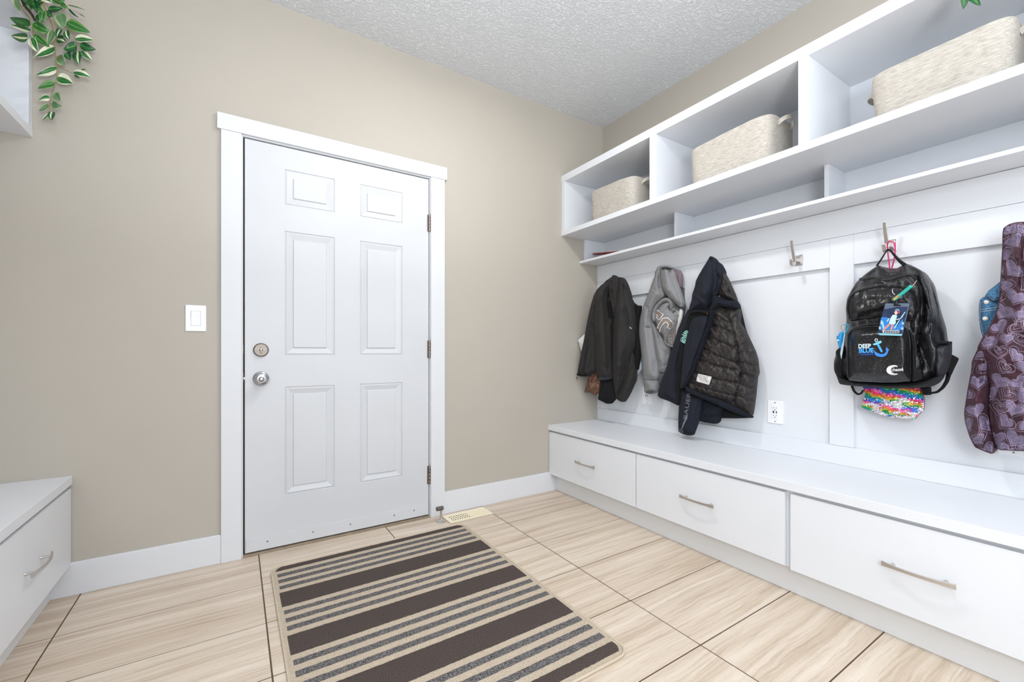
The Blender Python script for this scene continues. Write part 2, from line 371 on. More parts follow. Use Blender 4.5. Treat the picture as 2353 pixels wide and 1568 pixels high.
# sweep along the bottom with its screws
sw = MB().box(SX0 + .003, SX1 - .003, -.005, .0, .018, .083).build('door_sweep', M_door, door, bevel=.0015)
for x in (-2.315, -2.105, -1.915, -1.67, -1.55):
    MB().lathe((x, -.005, .056 if x < -1.6 else .06), (0, -1, 0), [(.0042, 0), (.0042, .001), (.002, .002)], 12).build('screw', M_screw, sw)
for z0, z1 in ((1.744, 1.846), (.972, 1.078), (.203, .312)):
    h = MB(); xh = DX1 - .0025; n = 5; st = (z1 - z0) / n
    for k in range(n): h.lathe((xh, -.0075, z0 + k * st + .0006), (0, 0, 1), [(.006, 0), (.0065, .001), (.0065, st - .002), (.006, st - .0012)], 16)
    h.lathe((xh, -.0075, z1), (0, 0, 1), [(.004, 0), (.0045, .003), (.002, .006)], 12)
    h.box(xh - .012, xh + .010, -.0025, -.001, z0, z1)
    h.build('hinge', M_bronze, door, smooth=True)
KX = -2.343
k = MB().lathe((KX, 0, .876), (0, -1, 0), [(.036, 0), (.036, .003), (.033, .007), (.022, .010), (.013, .014), (.013, .028), (.020, .034), (.028, .042), (.030, .050), (.029, .057), (.024, .062), (.013, .0635)], 48).build('door_knob', M_steel, door, smooth=True)
MB().lathe((KX, -.0625, .876), (0, -1, 0), [(.0125, 0), (.0125, .003), (.0105, .0045), (.0095, .003)], 32).build('lock_ring', M_screw, k, smooth=True)
MB().lathe((KX, -.063, .876), (0, -1, 0), [(.0085, 0), (.0085, .004), (.006, .0055)], 32).build('lock_button', M_steel, k, smooth=True)
d = MB().lathe((KX, 0, 1.0195), (0, -1, 0), [(.0345, 0), (.0345, .004), (.032, .010), (.029, .0125), (.0285, .0115), (.010, .0118)], 48).build('deadbolt', M_bronze, door, smooth=True)
MB().lathe((KX, -.011, 1.0195), (0, -1, 0), [(.007, 0), (.007, .004), (.005, .006)], 20).build('turn_base', M_bronze, d, smooth=True)
MB().add([(KX, -.016, 1.037), (KX + .0055, -.016, 1.024), (KX + .003, -.016, 1.004), (KX - .003, -.016, 1.004), (KX - .0055, -.016, 1.024), (KX, -.030, 1.032), (KX + .003, -.031, 1.022), (KX + .0015, -.028, 1.006), (KX - .0015, -.028, 1.006), (KX - .003, -.031, 1.022)],
         [(0, 1, 6, 5), (1, 2, 7, 6), (2, 3, 8, 7), (3, 4, 9, 8), (4, 0, 5, 9), (5, 6, 7, 8, 9), (0, 4, 3, 2, 1)]).build('thumb_turn', M_nickel, d)
for sx in (-.0125, .0125):
    MB().lathe((KX + sx, -.0105, 1.0195), (0, -1, 0), [(.0042, 0), (.0042, .002), (.002, .0035)], 14).build('screw', M_nickel, d, smooth=True)
for z in (.862, 1.0):
    MB().box(DX0 - .0005, DX0 + .0025, -.005, .03, z, z + .045).build('strike_plate', M_bronze, door, bevel=.0008)
MB().box(DX0 + .001, SX0 + .002, .004, .018, .873, .885).build('latch_bolt', M_steel, door, bevel=.002)
# grime marks on the bottom of slab and casing (own shape, stays put)

# ------------------------------------------------------------------ light switch, outlets
def switchplate(x0, x1, z0, z1):
    t = thing('light_switch', ((x0 + x1) / 2, 0, (z0 + z1) / 2), 'white rocker light switch on the beige wall left of the door', 'light switch')
    xc, zc = (x0 + x1) / 2, (z0 + z1) / 2
    MB().box(x0, x1, -.0055, 0, z0, z1).build('cover_plate', M_plastic, t, bevel=.003)
    r = MB(); wx, wz = .0178, .034
    r.add([(xc - wx, -.0062, zc - wz), (xc + wx, -.0062, zc - wz), (xc + wx, -.0075, zc), (xc - wx, -.0075, zc), (xc - wx, -.0110, zc + wz), (xc + wx, -.0110, zc + wz), (xc - wx, -.004, zc - wz), (xc + wx, -.004, zc - wz), (xc + wx, -.004, zc + wz), (xc - wx, -.004, zc + wz)],
          [(0, 1, 2, 3), (3, 2, 5, 4), (0, 6, 7, 1), (4, 5, 8, 9), (0, 3, 4, 9, 6), (1, 7, 8, 5, 2)]); r.build('rocker', M_plastic, t)
    MB().box(xc - wx - .0015, xc + wx + .0015, -.0058, -.0055, zc - wz - .0015, zc + wz + .0015).build('rocker_frame', mat('pale_grey_plastic', (186, 188, 192), .5), t)
    for z in (zc - .048, zc + .048): MB().lathe((xc, -.0055, z), (0, -1, 0), [(.0034, 0), (.0034, .0008), (.002, .0012)], 12).build('screw', M_plastic, t)
switchplate(-2.6459, -2.5668, 1.1063, 1.2285)
XBK = -.042
def outlet(yc, zc, label):
    t = thing('wall_outlet', (XBK, yc, zc), label, 'outlet'); hw, hh = .040, .0605
    MB().box(XBK - .006, XBK, yc - hw, yc + hw, zc - hh, zc + hh).build('cover_plate', M_plastic, t, bevel=.0025)
    MB().box(XBK - .0082, XBK - .005, yc - .0175, yc + .0175, zc - .035, zc + .035).build('receptacle', M_plastic, t, bevel=.0012)
    sl = MB(); xx = XBK - .0086
    for s in (-1, 1):
        z = zc + s * .0195
        sl.box(xx, XBK - .006, yc + .0055, yc + .0075, z - .001, z + .0065); sl.box(xx, XBK - .006, yc - .0075, yc - .0055, z - .001, z + .0055)
        sl.lathe((xx + .002, yc, z - .0075), (-1, 0, 0), [(.0024, 0), (.0024, .002)], 10)
    sl.box(xx, XBK - .006, yc + .004, yc + .0105, zc - .0065, zc + .0065); sl.box(xx, XBK - .006, yc - .0095, yc - .005, zc - .006, zc + .006)
    sl.build('sockets', M_black, t)
    for s in (-1, 1): MB().lathe((XBK - .006, yc, zc + s * .049), (-1, 0, 0), [(.003, 0), (.003, .0008), (.0015, .0012)], 10).build('screw', M_screw, t)
outlet(-.4775, .7045, 'white wall outlet half hidden below the cuff of the grey hoodie')
outlet(-1.3235, .6915, 'white wall outlet right of the quilted navy jacket, fully in view')
outlet(-2.155, .6915, 'white wall outlet peeking out under the plum coat')

# ------------------------------------------------------------------ wall panelling
YE = -3.22
pn = thing('wall_panelling', (-.03, -1.6, .48), 'white board and batten panelling behind the hanging coats', 'panelling')
MB().box(XBK, -.0005, YE, -.0005, .4805, 1.662).build('backing_board', M_white, pn)
XF = -.061
MB().box(XF, XBK, YE, -.001, 1.5512, 1.6785).build('top_board', M_white, pn, bevel=.0008)
MB().box(XF + .001, XBK, YE, -.001, .4805, .5690).build('bottom_board', M_white, pn, bevel=.0008)
for a, b in ((-.001, -.112), (-.7855, -.880), (-1.577, -1.6725), (-2.370, -2.465)):
    MB().box(XF, XBK, a, b, .5700, 1.5500).build('stile', M_white, pn, bevel=.0008)
for a, b in ((-.1125, -.785), (-.8805, -1.5765), (-1.673, -2.3695), (-2.4655, YE)):
    MB().box(XF, XBK, a, b, 1.4120, 1.5500).build('rail', M_white, pn, bevel=.0008)
for (y, z) in ((-.36, .594),): MB().lathe((XBK, y, z), (-1, 0, 0), [(.003, 0), (.002, .001)], 8).build('nail_head', M_screw, pn)

# ------------------------------------------------------------------ benches with drawers
def handle(x, yc, zc, sgn, parent, z=0, half=.0925):   # bowed bar pull; sgn = direction out of the drawer face along x
    h = MB(); n = 15; pts = []; ws = []; ts = []
    for i in range(n):
        t = -1 + 2 * i / (n - 1); pts.append((x + sgn * (.022 + .012 * (1 - t * t)), yc + half * t, zc)); ws.append(.0105 + .007 * t ** 4); ts.append(.006)
    h.sweep(pts, (0, 0, 1), ws, ts)
    for t in (-.72, .72):
        xx = x + sgn * (.020 + .012 * (1 - t * t)); h.lathe((x, yc + half * t, zc), (sgn, 0, 0), [(.0055, 0), (.0045, .003), (.0045, abs(xx - x) - .003), (.006, abs(xx - x) + .002)], 14)
    return h.build('handle', M_nickel, parent, bevel=.001)
def bench(name, label, xw, sg, zt, ds, xface, xkick, zb):    # xw wall side, sg = +1 when front faces +x
    t = thing(name, (xw, -1.6, 0), label, 'bench')
    xcar = xface - sg * .020
    MB().box(xw, xkick, YE, -.014, .0005, .118).build('toe_kick', mat('kick_board_white', (222, 223, 224), .5), t, bevel=.001)
    MB().box(xw, xcar, YE, -.001, .118, zt - .0375).build('carcass', M_white, t)
    for (a, b, z0, z1) in ds:
        d = MB().box(xface, xcar, b, a, z0, z1).build('drawer', M_white, t, bevel=.001)
        handle(xface, (a + b) / 2, (z0 + z1) / 2 + .004, sg, d)
    return t
R_DR = [(-.004, -.8065, .1255, .4305), (-.8130, -1.5995, .1255, .4300), (-1.6220, -2.4150, .1185, .4290), (-2.4250, YE + .003, .1185, .4290)]
bench('storage_bench', 'low white bench with drawers along the right wall under the coats', -.001, -1, .48, R_DR, -.5347, -.4775, .125)
tp = MB().box(-.5427, -.0475, YE, -.001, .4430, .4800).build('bench_top', M_white, bevel=.0015); tag(tp, 'thick white benchtop slab under the hanging coats', 'bench top')
L_DR = [(-.004, -.8065, .1275, .4445), (-.8130, -1.5995, .1275, .4445), (-1.6220, -2.4150, .1275, .4445)]
bench('storage_bench', 'low white drawer bench in the lower left corner beside the door wall', XL + .001, 1, .4955, L_DR, -3.0255, -3.085, .125)
tp = MB().box(-3.0218, XL + .001, YE, -.001, .4600, .4955).build('bench_top', M_white, bevel=.0015); tag(tp, 'white benchtop slab of the left corner bench', 'bench top')

# ------------------------------------------------------------------ upper cubby shelves
def cubbies(name, label, xw, sg, zsh=0):
    t = thing(name, (xw, -1.6, 1.68 + zsh), label, 'shelving')
    X = lambda dd: xw + sg * dd; F = .4184; Z = lambda z: z + zsh
    def part(nm, *b, bev=.001): return MB().box(*b).build(nm, M_white, t, bevel=bev)
    part('back_panel', X(.0005), X(.004), YE, -.001, Z(1.70), Z(2.262))
    part('top_board', X(.004), X(F), YE, -.001, Z(2.2600), Z(2.3085))
    part('cubby_floor', X(.004), X(F), YE, -.001, Z(1.8641), Z(1.8967))
    part('side_panel', X(.004), X(F - .001), -.0365, -.0012, Z(1.8970), Z(2.2597))
    for a, b in ((-.8085, -.8555), (-1.5995, -1.6400), (-2.39, -2.43), (YE + .04, YE)):
        part('divider', X(.004), X(F - .0005), a, b, Z(1.8970), Z(2.2597))
    part('lower_shelf', X(.0008), X(.2446), YE, -.001, Z(1.6801), Z(1.6967))
    part('lower_side_panel', X(.004), X(.2), -.019, -.0012, Z(1.6970), Z(1.8638))
    for a, b in ((-.798, -.815), (-1.602, -1.620), (-2.395, -2.413)):
        part('lower_divider', X(.004), X(.18), a, b, Z(1.6970), Z(1.8638))
    return t
cubbies('cubby_shelf', 'long white cubby shelving above the coats on the right wall', 0, -1)
cubbies('cubby_shelf', 'white cubby shelving at the upper left corner with vine hanging over it', XL + .0145, 1, .0085)

# ------------------------------------------------------------------ rug
rug = thing('entry_rug', (-1.82, -.845, 0), 'striped rug in dark brown, grey and beige on the tiles before the door', 'rug')
RX0, RX1, RY0, RY1 = -2.312, -1.332, -1.492, -.208
ST = [(-.222, -.2600, 0), (-.2892, -.3200, 1), (-.3470, -.3780, 1), (-.4060, -.4350, 1), (-.4650, -.5830, 0), (-.6130, -.6400, 1), (-.6700, -.6980, 1), (-.7265, -.7550, 1), (-.7860, -.9020, 0),
      (-.9315, -.9585, 1), (-.9890, -1.0180, 1), (-1.0480, -1.0755, 1), (-1.1035, -1.2220, 0), (-1.2500, -1.2780, 1), (-1.3070, -1.3340, 1), (-1.3650, -1.3940, 1), (-1.4225, -1.4700, 0)]
def rcorner(y, x0, x1, y0, y1, r):
    ins = 0
    for yc, s in ((y1 - r, 1), (y0 + r, -1)):
        dd = (y - yc) * s
        if dd > 0: ins = r - math.sqrt(max(r * r - dd * dd, 0))
    return x0 + ins, x1 - ins
NX = 90
def strip(mb, y0, y1, z, inset, r, jit):                # a strip of pile between y0 and y1
    n = max(2, int(abs(y1 - y0) / .008)); v = []; f = []
    for j in range(n + 1):
        y = y0 + (y1 - y0) * j / n
        a, b = rcorner(y, RX0 + inset, RX1 - inset, RY0 + inset * .8, RY1 - inset * .6, r)
        for i in range(NX + 1):
            x = a + (b - a) * i / NX
            jj = (mnoise.noise(Vector((x * 90, y0 * 17 + (j > 0) * 31, 0))) * jit) if j in (0, n) else 0
            zz = z * (.86 if j in (0, n) and z > .0062 else 1); 
            if i in (0, NX): zz = min(zz, .0062)
            v.append((x, y + jj, zz + .0003 * mnoise.noise(Vector((x * 200, y * 200, 0)))))
    for j in range(n):
        for i in range(NX): q = j * (NX + 1) + i; f.append((q, q + 1, q + NX + 2, q + NX + 1))
    mb.add(v, f)
base = MB(); strip(base, RY0 + .003, RY1 - .003, .0055, .004, .05, 0); 
n0 = len(base.v)
bo = base.build('beige_ground', R_beige, rug, smooth=True, fix=False)
for a, b, k in ST:
    m = MB(); strip(m, a, b, .0072, .016 if k == 0 else .020, .042, .0022)
    m.build('stripe', R_grey if k else R_dark, rug, smooth=True, fix=False)
ring = []
r = .05
for cx, cy, a0 in ((RX1 - r, RY1 - r, 0), (RX0 + r, RY1 - r, 90), (RX0 + r, RY0 + r, 180), (RX1 - r, RY0 + r, 270)):
    for q in range(9): a = math.radians(a0 + q * 11.25); ring.append((cx + r * math.cos(a), cy + r * math.sin(a)))
full = []
for i in range(len(ring)):
    p, q = Vector(ring[i]), Vector(ring[(i + 1) % len(ring)]); n = max(1, int((q - p).length / .03))
    for k in range(n):
        s = p.lerp(q, k / n); full.append((s.x + .0012 * mnoise.noise(Vector((s.x * 20, s.y * 20, 3))), s.y + .0012 * mnoise.noise(Vector((s.x * 20, s.y * 20, 9))), .0045))
full.append(full[0]); full.append(full[1])
MB().tube(full, .0045, 8).build('binding', mat('beige_binding', (196, 182, 162), .9, bump=.6, bs=600), rug, smooth=True)

# ------------------------------------------------------------------ floor register and door stop
rg = thing('floor_register', (-1.243, -.108, 0), 'cream slotted floor register between the door casing and the baseboard', 'vent')
gx0, gx1, gy0, gy1 = -1.388, -1.102, -.172, -.043
g = MB(); nx, ny = 15, 3; z1 = .0055
xa, xb, ya, yb = gx0 + .028, gx1 - .026, gy0 + .026, gy1 - .026
ex = [gx0]; 
for i in range(nx): w_ = (xb - xa) / nx; ex += [xa + i * w_, xa + i * w_ + w_ * .5]
ex += [gx1]; ey = [gy0]
for i in range(ny): w_ = (yb - ya) / ny; ey += [ya + i * w_, ya + i * w_ + w_ * .68]
ey += [gy1]
for i in range(len(ex) - 1):
    for j in range(len(ey) - 1):
        if i % 2 == 1 and j % 2 == 1: continue
        g.box(ex[i], ex[i + 1], ey[j], ey[j + 1], .003, z1)
g.build('grille', M_cream, rg)
MB().box(gx0 + .004, gx1 - .004, gy0 + .004, gy1 - .004, .0004, .003).build('base_plate', M_cream, rg)
MB().box(xa, (xa + xb) / 2, ya, yb, .0030, .0034).build('duct_opening', mat('duct_shade_brown', (96, 74, 48), .9), rg)  # flat brown sheet, its colour standing in for shade in the open duct
ds = thing('door_stop', (-1.42, -.105, 0), 'small satin metal door stop post with rubber tip on the floor by the casing', 'door stop')
MB().lathe((-1.42, -.105, 0), (0, 0, 1), [(.030, 0), (.030, .003), (.024, .006), (.008, .010), (.0065, .014), (.0065, .066), (.009, .068)], 32).build('post', M_nickel, ds, smooth=True)
MB().lathe((-1.449, -.105, .078), (1, 0, 0), [(.010, 0), (.0125, .003), (.0125, .038), (.010, .043)], 24).build('rubber_bumper', mat('grey_rubber', (92, 88, 84), .7), ds, smooth=True)

# ------------------------------------------------------------------ coat hooks
def hook(y, z, label):
    t = thing('coat_hook', (XF, y, z), label, 'hook')
    p = MB().box(XF - .0035, XF, y - .021, y + .021, z - .026, z + .026); p.box(XF - .008, XF - .003, y - .015, y + .015, z - .019, z + .019)
    p.build('mounting_plate', M_nickel, t, bevel=.0015)
    a = MB()
    P = [(-.132, .092), (-.1285, .070), (-.121, .045), (-.112, .022), (-.104, .000), (-.103, -.016), (-.109, -.028), (-.120, -.033), (-.131, -.028), (-.135, -.014), (-.136, -.002)]
    a.sweep([(x, y, z + q) for x, q in P], (0, 1, 0), [.013, .013, .013, .013, .014, .014, .014, .014, .014, .015, .015], [.004, .005, .006, .0065, .0065, .006, .006, .006, .0055, .005, .0045])
    a.sweep([(XF - .004, y, z), (-.085, y, z - .002), (-.104, y, z - .004)], (0, 1, 0), [.024, .013, .013], [.022, .014, .010])
    a.build('double_prong', M_nickel, t, bevel=.001, smooth=False)
hook(-1.4420, 1.4700, 'empty brushed nickel coat hook between the navy jacket and the backpack')
hook(-1.8060, 1.4700, 'brushed nickel coat hook holding up the black backpack')

# ------------------------------------------------------------------ fabric baskets
def basket(yc, yl, zt, label, xf=-.402, dpt=.27, tilt=0, seed=0):
    t = thing('fabric_basket', (xf + dpt / 2, yc, 1.897), label, 'basket', 'heather grey fabric baskets in the cubbies')
    n = 72; zb = 1.8975; xc = xf + dpt / 2; v = []; f = []
    lv = [(0, .90, 0), (.012, .93, 0), (.06, .955, 0), (.3, .975, 0), (.55, .99, 0), (.8, 1.0, 0), (.97, 1.0, 0), (1.0, .995, 0), (1.0, .975, 0), (.96, .965, 0), (.5, .955, 0), (.1, .93, 0)]
    def ring(fr, sc):
        out = []
        for i in range(n):
            a = 2 * math.pi * i / n; e = .34
            cx = math.copysign(abs(math.cos(a)) ** e, math.cos(a)); sy = math.copysign(abs(math.sin(a)) ** e, math.sin(a))
            x = xc + cx * dpt / 2 * sc; y = yc + sy * yl / 2 * sc
            h = (zt - zb) + tilt * (y - yc)
            k = mnoise.noise(Vector((x * 9 + seed, y * 9, fr * 2.5))) * .006 * math.sin(math.pi * min(fr, 1) * .8 + .3)
            out.append((x + cx * k, y + sy * k, zb + fr * h + .003 * (fr > .9) * mnoise.noise(Vector((x * 12 + seed, y * 12, 0)))))
        return out
    for fr, sc, _ in lv: v += ring(fr, sc)
    for j in range(len(lv) - 1):
        for i in range(n): f.append((j * n + i, j * n + (i + 1) % n, (j + 1) * n + (i + 1) % n, (j + 1) * n + i))
    f.append(tuple(range(n))[::-1]); f.append(tuple((len(lv) - 1) * n + i for i in range(n)))
    MB().add(v, f).build('basket_body', M_basket, t, smooth=True)
    for s in (-1, 1):                                    # loop handles on both ends
        y0 = yc + s * (yl / 2 - .001); zz = zt - .035 + tilt * (y0 - yc); pts = []
        for q in range(17):
            a = math.pi * q / 16; pts.append((xc + .055 * math.cos(a), y0 + s * .036 * math.sin(a), zz + .030 * math.sin(a) * (1 if s < 0 else .2)))
        MB().sweep(pts, (0, -s * .3, 1), .022, .004).build('loop_handle', M_basket, t, smooth=False, bevel=.001)
basket(-.468, .405, 2.100, 'grey woven fabric basket in the first cubby, nearest the door wall', tilt=.03, seed=1)
basket(-1.258, .425, 2.098, 'grey woven fabric basket in the second cubby, between two dividers', tilt=-.05, seed=5)
basket(-2.022, .375, 2.070, 'grey woven fabric basket in the third cubby, below the hanging leaves', tilt=-.03, seed=9)

# ------------------------------------------------------------------ booklet in the lower shelf
bk = thing('booklet', (-.2, -.33, 1.697), 'thin red and white booklet leaning in the lower shelf near the door wall', 'booklet')
A = Vector(at(1362, 584.5, 1, -.034)); B = Vector(at(1432, 578.5, 0, -.236)); W = Vector((.062, .0, 0))
def slabq(a, b, w_, z0, z1): 
    v = [a, b, b + w_, a + w_]; return [(p.x, p.y, p.z + z0) for p in v] + [(p.x, p.y, p.z + z1) for p in v]
FQ = [(3, 2, 1, 0), (4, 5, 6, 7), (0, 1, 5, 4), (1, 2, 6, 5), (2, 3, 7, 6), (3, 0, 4, 7)]
MB().add(slabq(A, B, W, 0, .0075), FQ).build('red_cover', mat('dark_red_card', (150, 32, 34), .5), bk)
MB().add(slabq(A + Vector((0, .001, 0)), B, W, .0077, .0125), FQ).build('pages', M_wcloth, bk)

# ------------------------------------------------------------------ cloth pieces: outline -> padded, folded body with front, back and rim
def dens(poly, step, closed=True, smooth=2):
    P = [Vector((p[0], p[1])) for p in poly]
    for _ in range(smooth):
        Q = []; n = len(P)
        for i in range(n if closed else n - 1):
            a, b = P[i], P[(i + 1) % n]; Q += [a.lerp(b, .13), a.lerp(b, .87)]
        P = Q if closed else [P[0]] + Q + [P[-1]]
    out = []; n = len(P)
    L = [(P[(i + 1) % n] - P[i]).length for i in range(n if closed else n - 1)]
    tot = sum(L); m = max(3 if closed else 1, int(tot / step)); st = tot / m; acc = 0; i = 0
    for k in range(m if closed else m + 1):
        d = k * st
        while i < len(L) - 1 and acc + L[i] < d - 1e-9: acc += L[i]; i += 1
        t = 0 if L[i] == 0 else min(1, (d - acc) / L[i]); out.append(P[i].lerp(P[(i + 1) % n], t))
    return out
def segdist(U, V, pts, closed=False):
    D = np.full(U.shape, 1e9); n = len(pts)
    for i in range(n if closed else n - 1):
        ax, ay = pts[i]; bx, by = pts[(i + 1) % n]; dx, dy = bx - ax, by - ay; l2 = dx * dx + dy * dy + 1e-12
        t = np.clip(((U - ax) * dx + (V - ay) * dy) / l2, 0, 1)
        D = np.minimum(D, np.hypot(U - ax - t * dx, V - ay - t * dy))
    return D
def inside(U, V, pts):
    r = np.zeros(U.shape, bool); n = len(pts); j = n - 1
    for i in range(n):
        xi, yi = pts[i]; xj, yj = pts[j]
        c = ((yi > V) != (yj > V)) & (U < (xj - xi) * (V - yi) / ((yj - yi) if yj != yi else 1e-12) + xi); r ^= c; j = i
    return r
def tri_poly(bd, step):
    n = len(bd); pts = [tuple(p) for p in bd]
    us = [p[0] for p in pts]; vs = [p[1] for p in pts]
    G = []; y = min(vs); k = 0
    while y < max(vs):
        x = min(us) + (step / 2 if k % 2 else 0)
        while x < max(us): G.append((x, y)); x += step
        y += step * .87; k += 1
    if G:
        G = np.array(G); ok = inside(G[:, 0], G[:, 1], pts); G = G[ok]
        if len(G): G = G[segdist(G[:, 0], G[:, 1], pts, True) > step * .55]
    allp = [Vector(p) for p in pts] + [Vector((float(a), float(b))) for a, b in G]
    r = delaunay_2d_cdt(allp, [(i, (i + 1) % n) for i in range(n)], [list(range(n))], 1, 1e-5)
    return r[0], [tuple(f) for f in r[2]]
def Z(ox, oy, s):                                        # local zoom coordinates -> picture coordinates
    return lambda pts: [(ox + x * s, oy + y * s) for x, y in pts]
PID = [0]
def piece(name, poly, parent, m, x=-.12, bulge=.03, R=14, folds=(), nz=(26, .005), step=2.4, th=.025, smooth=1, label=None, bd=None):
    """poly: outline; x: depth of the edge (number or (u0,x0,u1,x1)); bulge: how far the middle stands out; folds: (points, width, amount)"""
    PID[0] += 1; seed = PID[0] * 7.3
    step = min(step, 2.4 if step > 3 else 2.0); bdp = dens(poly, step, True, smooth); bl = [tuple(p) for p in bdp]
    if isinstance(x, tuple) and len(x) == 4: xb = lambda U, V: x[1] + (x[3] - x[1]) * np.clip((U - x[0]) / (x[2] - x[0]), -.3, 1.3)
    else: xb = lambda U, V: np.full(np.shape(U), float(x))
    FD = [([tuple(p) for p in dens(pts, 6, False, 1)], wd * (1.25 if am < 0 else 1), am * 1.3) for pts, wd, am in folds]
    def h(U, V):
        U = np.atleast_1d(np.asarray(U, float)); V = np.atleast_1d(np.asarray(V, float))
        d = segdist(U, V, bl, True); d = np.where(inside(U, V, bl), d, 0)
        t = np.clip(d / R, 0, 1); e = .35 * np.sqrt(1 - (1 - t) ** 2) + .65 * t * t * (3 - 2 * t)
        X = xb(U, V) - bulge * e
        for pts, wd, am in FD:
            q = segdist(U, V, pts)
            X = X - am * (np.exp(-(q / wd) ** 2) if am > 0 else np.exp(-q / wd)) * np.clip(d / 4, .25, 1)
        if nz:
            nn = np.array([mnoise.fractal(Vector((a / nz[0], b / nz[0] * .6, seed)), 1, 2, 2) for a, b in zip(U, V)]); X = X - nz[1] * nn * np.clip(d / 8, 0.1, 1)
        return X
    vv, ff = tri_poly(bdp, step)
    U = np.array([p.x for p in vv]); V = np.array([p.y for p in vv]); X = h(U, V); B = xb(U, V)
    front = [at(u, v, 0, xx) for u, v, xx in zip(U, V, X)]
    back = [(b + th, p[1], p[2]) for p, b in zip(front, B)]
    n = len(vv); cnt = {}
    for f in ff:
        for i in range(len(f)):
            e = (f[i], f[(i + 1) % len(f)]); cnt[e] = 1
    faces = [f for f in ff] + [tuple(n + i for i in reversed(f)) for f in ff]
    for (a, b) in list(cnt):
        if (b, a) not in cnt: faces.append((b, a, n + a, n + b))
    mb = MB().add(front + back, faces); o = mb.build(name, m, parent, smooth=False); o.data.shade_smooth(); o.data.set_sharp_from_angle(angle=math.radians(84))
    if label: o['label'] = label
    return o, h
def decal(name, polys, h, m, parent, off=.0012, step=5, smooth=0, kind=None):
    mb = MB()
    for poly in polys:
        b = dens(poly, step, True, smooth); vv, ff = tri_poly(b, step)
        U = np.array([p.x for p in vv]); V = np.array([p.y for p in vv]); X = h(U, V) - off
        mb.add([at(u, v, 0, xx) for u, v, xx in zip(U, V, X)], ff)
    o = mb.build(name, m, parent, fix=False)
    if kind: o['kind'] = kind
    return o
def lines(name, paths, wd, h, m, parent, off=.0014, step=3, smooth=1, closed=False, th=.0):
    mb = MB()
    for path in paths:
        w_ = wd
        if isinstance(path, dict): w_ = path['w']; path = path['p']
        P = dens(path, step, closed, smooth)
        if closed: P.append(P[0])
        v = []; n = len(P)
        L = []; Rr = []
        for i, p in enumerate(P):
            d = (P[min(i + 1, n - 1)] - P[max(i - 1, 0)]); d = d.normalized() if d.length > 0 else Vector((1, 0)); nn = Vector((-d.y, d.x)) * w_ / 2
            L.append(p + nn); Rr.append(p - nn)
        A = L + P + Rr; U = np.array([p.x for p in A]); V = np.array([p.y for p in A]); X = h(U, V) - off
        X[n:2 * n] -= th
        v = [at(u, vv, 0, xx) for u, vv, xx in zip(U, V, X)]
        mb.add(v, [(i, i + 1, n + i + 1, n + i) for i in range(n - 1)] + [(n + i, n + i + 1, 2 * n + i + 1, 2 * n + i) for i in range(n - 1)])
    return mb.build(name, m, parent, fix=False)
def ribbon(name, path, wd, parent, m, x, bulge=.004, th=.004, step=3, label=None):
    P = dens(path, 4, False, 2); n = len(P); L = []; Rr = []
    for i, p in enumerate(P):
        d = (P[min(i + 1, n - 1)] - P[max(i - 1, 0)]).normalized(); t = i / (n - 1); w_ = wd if not isinstance(wd, tuple) else wd[0] + (wd[1] - wd[0]) * t
        nn = Vector((-d.y, d.x)) * w_ / 2; L.append(p + nn); Rr.append(p - nn)
    return piece(name, L + Rr[::-1], parent, m, x=x, bulge=bulge, R=3, nz=None, step=step, th=th, smooth=0, label=label)
def text(name, body, org, xv, yv, h, m, parent, off=.0016, bold=.0, shear=0, spacing=1):
    cu = bpy.data.curves.new('t', 'FONT'); cu.body = body; cu.size = 1; cu.offset = bold; cu.shear = shear; cu.space_character = spacing; cu.resolution_u = 3
    ob = bpy.data.objects.new('t', cu); COL.objects.link(ob); dg = bpy.context.evaluated_depsgraph_get()
    me = bpy.data.meshes.new_from_object(ob.evaluated_get(dg)); bpy.data.objects.remove(ob)
    xs_ = [v.co.x for v in me.vertices]; x0, x1 = min(xs_), max(xs_); ys = [v.co.y for v in me.vertices]; y0, y1 = min(ys), max(ys)
    Wd = x1 - x0; U = []; V = []
    for v in me.vertices:                                 # xv = full width vector, yv = cap-height vector
        a = (v.co.x - x0) / Wd; b = v.co.y / .7
        U.append(org[0] + a * xv[0] + b * yv[0]); V.append(org[1] + a * xv[1] + b * yv[1])
    X = h(U, V) - off
    mb = MB().add([at(u, v, 0, xx) for u, v, xx in zip(U, V, X)], [tuple(p.vertices) for p in me.polygons])
    bpy.data.meshes.remove(me)
    return mb.build(name, m, parent, fix=False)
def hblur(h, dx=0): return h

# ---- black softshell jacket, first from the door wall
za = Z(1300, 620, .2105)
c1 = thing('softshell_jacket', (-.2, -.3, 1.5), 'black softshell jacket hanging first from the door wall, chest logo small', 'jacket')
XA = (1325, -.285, 1450, -.150)
XA2 = (1325, -.268, 1450, -.130)
piece('lining', za([(500, 80), (560, 85), (620, 110), (665, 200), (700, 300), (730, 360), (760, 388), (808, 392), (800, 450), (780, 520), (775, 640), (790, 760), (803, 860), (795, 950), (770, 1100), (735, 1230), (640, 1250), (520, 1200), (380, 1180), (320, 1100), (270, 900), (290, 500), (350, 220), (440, 120)]),
      c1, M_blk2, x=XA2, bulge=.03, R=20, th=.02)
piece('front_panel', za([(420, 148), (395, 160), (340, 215), (305, 280), (270, 400), (235, 560), (195, 780), (165, 920), (140, 1050), (125, 1145), (150, 1166), (235, 1168), (255, 1150), (320, 1100), (335, 900), (335, 500), (380, 300), (430, 200)]),
      c1, M_blk, x=(1325, -.292, 1380, -.235), bulge=.022, R=10, folds=[(za([(330, 300), (270, 560), (215, 850), (170, 1100)]), 3, .012), (za([(300, 420), (245, 760), (215, 960), (190, 1130)]), 2.5, -.012), (za([(300, 600), (285, 850), (240, 1080)]), 2.5, -.01)])
